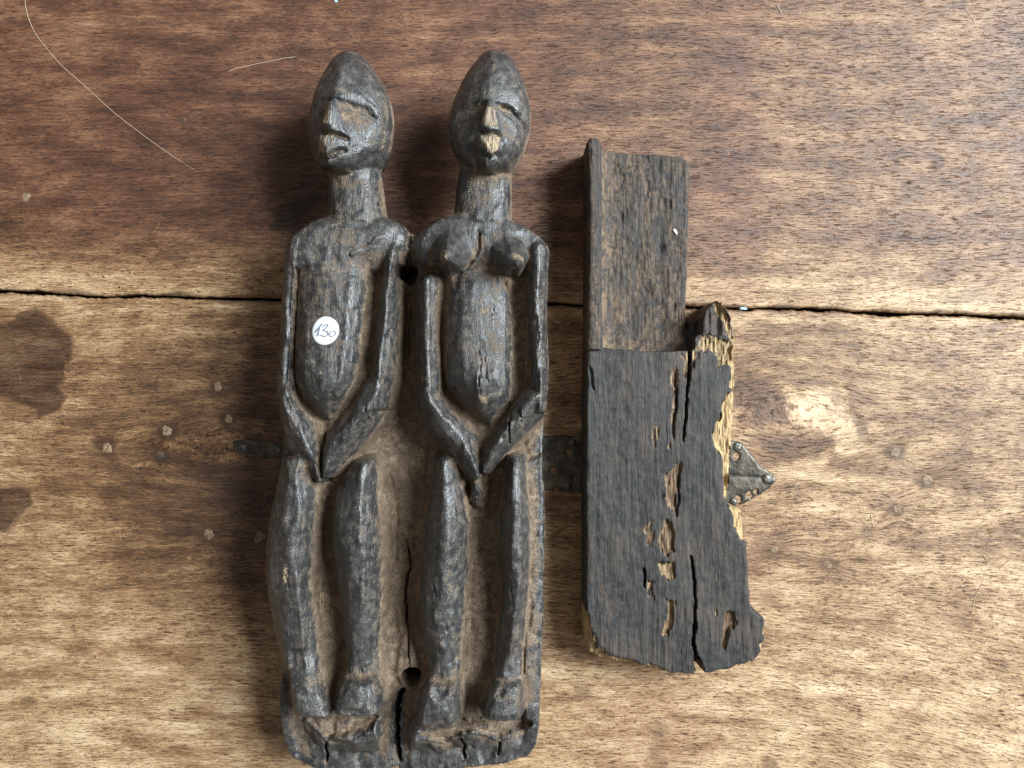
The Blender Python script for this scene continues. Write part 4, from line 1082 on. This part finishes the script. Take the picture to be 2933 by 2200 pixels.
for strokes in ([[(905, 790), (980, 690), (1060, 600), (1125, 520)], [(1045, 660), (1020, 760), (1000, 850), (1010, 910)]],
                [[(1145, 610), (1220, 565), (1300, 548), (1325, 565), (1290, 620), (1210, 690), (1160, 738), (1230, 745), (1300, 770), (1335, 830), (1310, 890), (1240, 925), (1170, 915), (1085, 890)]],
                [[(1420, 770), (1385, 820), (1375, 880), (1410, 925), (1470, 930), (1540, 890), (1575, 830), (1555, 775), (1490, 752), (1420, 770)]]):
    VV, FF = [], []; o = 0
    for st in strokes:
        p2 = pts(SZ, st, 62); p2 = spline(p2, 26)
        P3 = np.column_stack([p2, stick_z(p2[:, 0], p2[:, 1]) + .22])
        tv, tf = tube(P3, .19, 5)
        VV.append(tv); FF.append(tf + o); o += len(tv)
    mesh_obj('digit', np.vstack(VV), np.vstack(FF), M_INK, sticker)

# ------------------------------------------------------------------ the broken wooden block
ZB, ZF, ZR = 31.0, 12.0, 33.0        # block face, recess floor, rim
SL = [(DD, 192, 140, 32), (DD, 215, 106, 32), (DD, 268, 110, 32), (DD, 283, 150, 30), (DD, 288, 192, 14), (DD, 380, 200, 12), (DD, 600, 215, 12), (DD, 760, 224, 12), (DD, 850, 238, 12), (DD, 890, 280, 12),
      (DD, 893, 400, 12), (DD, 886, 600, 12), (DD, 880, 800, 12), (DD, 872, 1000, 12), (DD, 866, 1200, 12), (DD, 862, 1330, 12), (DD, 872, 1420, 14), (DD, 893, 1450, 20), (DD, 896, 1350, 20), (DD, 955, 1328, 20), (DD, 992, 1268, 20),
      (DD, 1050, 1213, 20), (DD, 1100, 1262, 20), (DD, 1140, 1340, 20), (DD, 1165, 1400, 22), (DD, 1168, 1500, 22), (DD, 1180, 1570, 24), (E, 828, 20, 26), (E, 831, 80, 26), (E, 826, 200, 24), (E, 823, 300, 24), (E, 815, 450, 24),
      (E, 802, 600, 24), (E, 794, 722, 26), (E, 812, 746, 26), (E, 866, 760, 24), (E, 874, 850, 26), (E, 886, 920, 28), (E, 896, 1100, 28), (E, 906, 1228, 28), (E, 964, 1266, 26), (E, 972, 1380, 26), (E, 958, 1424, 24), (E, 900, 1468, 24),
      (E, 800, 1502, 24), (E, 690, 1526, 24), (E, 640, 1532, 24), (E, 540, 1537, 24), (E, 420, 1517, 24), (E, 330, 1492, 24), (E, 200, 1467, 24), (E, 136, 1437, 26), (E, 128, 1350, 29), (E, 130, 1000, 30), (E, 128, 600, 30), (E, 131, 200, 30), (DD, 194, 1600, 31), (DD, 200, 1000, 32), (DD, 204, 500, 32)]
slP = np.array([W(*cv(a, b), z) for cv, a, b, z in SL])
gs = Grid(slP[:, 0].min() - 4, slP[:, 0].max() + 4, slP[:, 1].min() - 4, slP[:, 1].max() + 4, 0.6)
X, Y = gs.X, gs.Y
jag = fbm(X / 3, Y / 3, 201, 3)
ssil = poly_sd(slP, X, Y) + fbm(X / 5, Y / 8, 203, 3) * .6 + jag * .2
# owner: 0 block, 1 recess panel, 2 rim, 3 broken right flank
panel = poly_sd(pts(DD, [(284, 100), (960, 100), (905, 1300), (893, 1545), (840, 1552), (600, 1560), (450, 1548), (292, 1534), (286, 1000)], 22), X, Y)
rim = poly_sd(pts(DD, [(150, 60), (280, 60), (284, 400), (276, 800), (282, 1200), (288, 1480), (292, 1545), (150, 1545)], 32), X, Y)
zf = ZB + fbm(X / 18, Y / 50, 205, 3) * 1.6 + 0 * X
zpan = ZF + fbm(X / 12, Y / 40, 207, 3) * 1.6 + 12.0 * np.exp(-np.clip(rim, 0, None) / 4.2) + 4.5 * np.exp(-np.clip(Y - W(*DD(0, 1545), 22)[1], 0, None) / 4.5) + fbm(X / 3, Y / 5, 217, 3) * .8 - 1.2 * np.clip(fbm(X / 4, Y / 9, 219, 3) - .16, 0, 1) * 2.2
zrim = ZR - 1.0 * np.clip((-rim - 1.8), 0, None) * 0 + fbm(X / 5, Y / 20, 209, 3) * .8
rmx = line_d(pts(DD, [(238, 100), (242, 700), (240, 1540)], 33), X, Y)[0]
zrim = zrim - (rmx / 7.0) ** 2 * 2.2
m_pan = 1 - sstep(-.5, .5, panel); m_rim = 1 - sstep(-.7, .7, rim)
zt = zf * (1 - m_pan) + zpan * m_pan
zt = np.maximum(zt, np.where(rim < 1.2, zrim - np.clip(rim, 0, None) * 9, -5))
ridge_y = W(*DD(0, 1545), 33)[1]
own_s = np.zeros(zt.shape, int)
own_s[(panel < 0)] = 1; own_s[(rim < .3) & (Y > ridge_y)] = 2
# split flank on the right
crackL = [(892, 1545), (890, 1600), (888, 1659)]
crk = np.vstack([pts(DD, crackL, ZB), pts(E, [(628, 30), (618, 150), (610, 240), (604, 330), (592, 440)], ZB)])
crk2 = pts(E, [(632, 985), (645, 1100), (650, 1200), (648, 1300), (640, 1400), (652, 1480), (660, 1540)], ZB)
fl_poly = np.vstack([pts(DD, [(893, 1545), (880, 1440), (890, 1330), (955, 1320), (1050, 1200), (1250, 1350)], 24), pts(E, [(900, 200), (1000, 1300), (980, 1500), (680, 1560)], 26), crk2[::-1], crk[::-1]])
flank = poly_sd(fl_poly, X, Y)
own_s[flank < 0] = 3
# spike: lower, ribbed grey wood
sp = poly_sd(pts(DD, [(948, 1325), (1050, 1195), (1190, 1400), (1168, 1480), (1120, 1455), (1060, 1452), (980, 1448), (930, 1470), (950, 1400)], 24), X, Y)
zsp = 27 + fbm(X / 2.4, Y / 20, 211, 3) * 2.4
zt = np.where(flank < .5, zt + (zsp - zt) * (1 - sstep(-.6, .6, sp)), zt)
kn = poly_sd(pts(DD, [(885, 1470), (888, 1340), (950, 1325), (952, 1440)], 20), X, Y)
zt = zt + (20 + fbm(X / 2, Y / 6, 213, 3) * 3 - zt) * (1 - sstep(-.6, .6, kn))
# torn shoulder: frayed pale fibres
shP = [(960, 1455), (1060, 1452), (1165, 1490), (1175, 1600), (1180, 1659), (1080, 1650), (1060, 1560), (940, 1560), (900, 1659), (905, 1545)]
def smask(cv, poly, z=30, soft=.7, wob=1.6, seed=221, inset=0.0):
    d = poly_sd(pts(cv, poly, z), X, Y) + fbm(X / 1.1, Y / 9, seed, 3) * wob + fbm(X / 4, Y / 5, seed + 9, 2) * wob * .5 + inset
    return 1 - sstep(-soft, soft, d)
pale = np.zeros_like(zt); brown = np.zeros_like(zt); deep = np.zeros_like(zt)
m = smask(DD, shP, 28, 1.0, 2.4); pale = np.maximum(pale, .62 * m); zt = zt - 1.5 * m + m * fbm(X / 1.2, Y / 5, 223, 3) * 1.8
# right broken edge
for cv, p, dz in ((E, [(790, 225), (830, 190), (832, 300), (822, 480), (806, 600), (796, 720), (778, 700), (782, 560), (770, 500), (740, 460), (728, 400), (745, 350), (765, 330), (770, 270)], -4.5),
                  (E, [(795, 740), (870, 752), (884, 840), (884, 905), (862, 900), (840, 860), (830, 800)], -5.0),
                  (E, [(800, 0), (832, 0), (832, 200), (805, 180), (812, 90)], -3.0),
                  (DD, [(1050, 1205), (1110, 1260), (1175, 1400), (1190, 1570), (1150, 1560), (1150, 1420), (1120, 1360), (1070, 1290)], -.8)):
    m = smask(cv, p, 27, .8, 1.6); pale = np.maximum(pale, m); zt = zt + dz * m + m * fbm(X / 1.3, Y / 9, 225, 3) * 1.5
# chewed bottom edge
bot = pts(E, [(124, 1250), (128, 1350), (136, 1437), (200, 1467), (330, 1492), (420, 1517), (540, 1537), (640, 1532), (690, 1526), (800, 1502), (900, 1468), (958, 1424), (972, 1380), (975, 1300)], 24)
bdist, bt = line_d(bot, X, Y)
cw = np.interp(bt, [0, .08, .16, .3, .45, .55, .65, .8, .9, 1], [1.2, 4.2, 7.5, 4.5, 2.6, 1.8, .8, 1.2, 3.2, .8])
m = 1 - sstep(.6, 1.25, (bdist + jag * 1.6 + fbm(X / 6, Y / 6, 227, 2) * 2.5) / cw)
pale = np.maximum(pale, m * .95); zt = zt - m * (2.0 + 5.0 * np.clip(1 - bdist / cw, 0, 1)) + m * fbm(X / 1.2, Y / 1.8, 229, 3) * 1.6
# gouges where the face has flaked away
for p, dz, dp in (([(452, 365), (470, 365), (470, 440), (460, 490), (446, 440)], -1.6, .8),
                  ([(555, 540), (588, 540), (580, 610), (570, 680), (556, 790), (520, 740), (500, 700), (515, 600)], -2.6, .9),
                  ([(436, 805), (455, 810), (452, 900), (440, 935), (410, 945), (412, 880), (405, 860)], -2.2, .55),
                  ([(500, 795), (530, 820), (555, 880), (552, 965), (505, 985), (480, 940), (465, 910), (485, 860)], -3.6, .45),
                  ([(482, 1020), (505, 1020), (560, 1000), (558, 1080), (515, 1110), (486, 1070)], -3.8, .15),
                  ([(440, 1092), (462, 1092), (460, 1230), (450, 1265), (430, 1180), (418, 1110)], -3.2, .1),
                  ([(508, 1182), (550, 1200), (548, 1290), (520, 1370), (488, 1360), (500, 1320), (515, 1260)], -3.4, .3),
                  ([(790, 1250), (835, 1250), (832, 1340), (795, 1430), (770, 1420), (785, 1340)], -5.0, .85),
                  ([(745, 1000), (756, 1000), (752, 1100), (742, 1110)], -1.4, .7), ([(745, 1240), (762, 1240), (758, 1285), (744, 1280)], -2.0, .7),
                  ([(540, 130), (562, 40), (560, 250), (548, 430), (536, 470)], -1.5, .8), ([(585, 30), (612, 20), (608, 160), (596, 140)], -1.6, .2)):
    m = smask(E, p, ZB, .6, 3.0, 231, .55); zt = zt + .55 * dz * m + m * fbm(X / 1.4, Y / 7, 233, 3) * 1.4
    pale = np.maximum(pale, m * .85); deep = np.maximum(deep, m * min(1, dp + .50))
deep = np.maximum(deep, .35 * smask(DD, shP, 28, 1.0, 2.4))
# cracks
def sgro(P, w, dep, seed=5, tp=False):
    global zt
    d, t = line_d(P, X + fbm(X / 4, Y / 6, seed, 2) * 1.0, Y)
    k = np.clip(1 - d / w, 0, 1)
    if tp: k = k * np.clip(np.minimum(t, 1 - t) * 6 + .2, 0, 1)
    zt = zt - dep * np.minimum(1, k * 1.6)
    return k
sgro(crk[:5], .8, 22, 5); sgro(crk[3:], .7, 7, 6, True)
sgro(crk2, .7, 9, 7, True); sgro(crk2[3:], .9, 24, 8); sgro(pts(E, [(660, 1470), (672, 1505), (680, 1545)], ZB), 1.8, 18, 9)
for ln, w, d in (([(556, 100), (560, 260), (545, 430)], .7, 2.5), ([(405, 1040), (412, 1140)], .8, 3), ([(575, 560), (565, 760), (560, 800)], .7, 2), ([(150, 80), (165, 200)], .9, 1.5)):
    sgro(pts(E, ln, ZB), w, d, 11, True)
# weathered ribs along the grain
rib = fbm(X / 1.1, Y / 26, 241, 3)
zt = zt + rib * np.where(own_s == 1, .55, .32) + fbm(X / 2.4, Y / 3.2, 243, 3) * .35 + fbm(X / .9, Y / 5, 245, 2) * .25
edge_r = np.clip(1.6 + ssil, 0, 1.6)
zt = zt - edge_r ** 2 * .55
brown = np.where(own_s == 1, .54 + .6 * np.exp(-np.clip(rim, 0, None) / 5) + .3 * np.exp(-np.clip(Y - ridge_y, 0, None) / 14) + fbm(X / 9, Y / 16, 251, 3) * .5, .0)  # dust near rim and step; rim term also paints the lit fillet
brown = np.where(own_s == 2, .46 + fbm(X / 4, Y / 14, 253, 3) * .5, brown)
brown = brown + .40 * smask(E, [(200, 1150), (290, 1150), (290, 1280), (230, 1300)], ZB, 4, 6) + .3 * smask(E, [(150, 1080), (260, 1120), (200, 1200)], ZB, 4, 6)
brown = np.where((sp < 0) & (own_s == 3), .55, brown)

zs = np.arange(-1.5, 38, gs.h)
f = np.empty((gs.nx, gs.ny, len(zs)), np.float32); Zk = zs[None, None, :]
f[:] = (Zk - zt.T[:, :, None]) * norm_field(gs, blur(zt, 1)).T[:, :, None]
np.maximum(f, ssil.T[:, :, None].astype(np.float32), out=f)
np.maximum(f, (Z0 - Zk).astype(np.float32), out=f)
V, Q = surface_nets(f, (gs.x0, gs.y0, zs[0]), gs.h); del f
N = vert_normals(V, Q)
a_p = gs.sample(pale, V[:, 0], V[:, 1]); a_b = gs.sample(brown, V[:, 0], V[:, 1]); a_d = gs.sample(deep, V[:, 0], V[:, 1])
fc = V[Q].mean(1); own = gs.nearest(own_s, fc[:, 0], fc[:, 1])
block = empty('broken_wooden_block')
tag(block, 'charred broken wooden block with recessed upper panel and split pale right edge', 'wooden block')
for n, i, lb in (('block', 0, 'black weathered lower face with flaked pale gouges'), ('recessed_panel', 1, 'brown thin recessed panel'), ('rim', 2, 'raised rim along the recessed panel'), ('split_flank', 3, 'cracked flank with pale torn edge and pointed top')):
    used, q = sub_mesh(V, Q, own == i)
    o = mesh_obj(n, V[used], q, M_SLAB, block, dict(dust=a_b[used], pale=a_p[used], soot_shade=a_d[used]), True, N[used])
    o['label'] = lb
ztS = zt

# ------------------------------------------------------------------ small loose things
def fibre(name, conv, line, r, label, z=.16, mat=None, group=None, n=40, cat='hair'):
    p = spline(pts(conv, line, 0), n)
    zz = z + .15 * np.sin(np.linspace(0, 9, n))
    P = np.column_stack([p, zz])
    Vt, Ft = tube(P, r * np.clip(np.minimum(np.linspace(0, 1, n), np.linspace(1, 0, n)) * 8 + .35, 0, 1), 5)
    o = mesh_obj(name, Vt, Ft, mat or M_HAIR)
    tag(o, label, cat, group)
    return o
fibre('hair', T1, [(170, -20), (178, 60), (205, 150), (260, 255), (410, 435), (550, 560), (770, 760), (930, 885), (1100, 1010), (1340, 1168)], .13, 'long curved pale hair crossing the board left of the heads')
fibre('hair', T1, [(1545, 488), (1620, 462), (1760, 430), (1900, 402), (2010, 386)], .13, 'short pale hair just left of the left head')
fibre('hair', R5, [(1335, 30), (1370, 75), (1395, 115), (1410, 150), (1440, 90), (1480, 60), (1530, 25)], .13, 'V-shaped pale fibre near the top right corner')
fibre('hair', R6, [(815, 950), (830, 1020), (870, 1120), (915, 1200), (945, 1250)], .13, 'curved white fibre on the board below the broken block')
fibre('hair', R6, [(1960, 310), (2030, 250), (2090, 200), (2160, 140)], .13, 'straight white fibre at the right edge of the board')
fibre('hair', R6, [(1820, 190), (1865, 225), (1880, 280), (1850, 400), (1800, 500), (1780, 610)], .10, 'fine wavy hair near the right edge of the board')
fibre('hair', R5, [(355, 25), (365, 45), (378, 70)], .2, 'tiny pale fibre at the top edge above the broken block', n=10)
fibre('hair', H, [(890, 50), (915, 30), (940, 12)], .2, 'tiny pale fibre just above the crack on the right', n=10)
fibre('hair', H, [(275, 218), (320, 205), (360, 192)], .2, 'tiny pale fibre beside the pointed tip of the block', n=10)
fibre('hair', H, [(1170, 1480), (1180, 1520), (1185, 1560)], .22, 'tiny white fibre among the pegs right of the block', n=10)
# straw wisp against the neck of the figure with breasts
x, y = W(*A(1312, 808), 30)
P = np.array([(x - 1.6, y - .6, 40), (x, y, 41), (x + 1.6, y + 1.5, 42)])
Vt, Ft = tube(np.vstack([P, P[::-1][1:2], [(x + .9, y - .6, 41)]]), [.12, .42, .12, .3, .1], 5)
straw = mesh_obj('straw_bit', Vt, Ft, M_STRAW)
tag(straw, 'tiny yellow straw bit caught under the jaw of the right head', 'straw')
def crumb(name, x, y, z, sx, sy, sz, rot, mat, label, cat, seed=1):
    rng = np.random.default_rng(seed)
    base = np.array([(-1, -.6), (-.4, -1), (.7, -.8), (1, .3), (.4, 1), (-.8, .7)]) * (1 + rng.uniform(-.15, .15, (6, 2)))
    c, s_ = math.cos(rot), math.sin(rot)
    V2 = [(x + (px * sx) * c - (py * sy) * s_, y + (px * sx) * s_ + (py * sy) * c) for px, py in base]
    Vc = [(a, b, z) for a, b in V2] + [(x + (a - x) * .8, y + (b - y) * .8, z + sz) for a, b in V2]
    Fc = [tuple(range(5, -1, -1)), tuple(range(6, 12))] + [(i, (i + 1) % 6, 6 + (i + 1) % 6, 6 + i) for i in range(6)]
    o = obj_any(name, Vc, Fc, mat, None, False)
    tag(o, label, cat); return o
x, y = W(*DD(792, 740), 13)
crumb('white_chip', x, y, float(gs.sample(ztS, x, y)) - .1, 1.0, 2.1, .7, .6, M_CHIP, 'small white chip lying on the recessed brown panel', 'chip', 3)
x, y = W(*H(310, 80), 0)
crumb('glass_crumb', x, y, -.7, 2.6, .9, .8, -.1, M_GLINT, 'small pale blue crumb lodged in the crack by the block tip', 'crumb', 5)
x, y = W(*P0(726, 3), 0)
crumb('blue_crumb', x, y, .05, 1.0, .9, .6, .3, M_GLINT, 'small pale blue crumb at the top edge above the left head', 'crumb', 6)
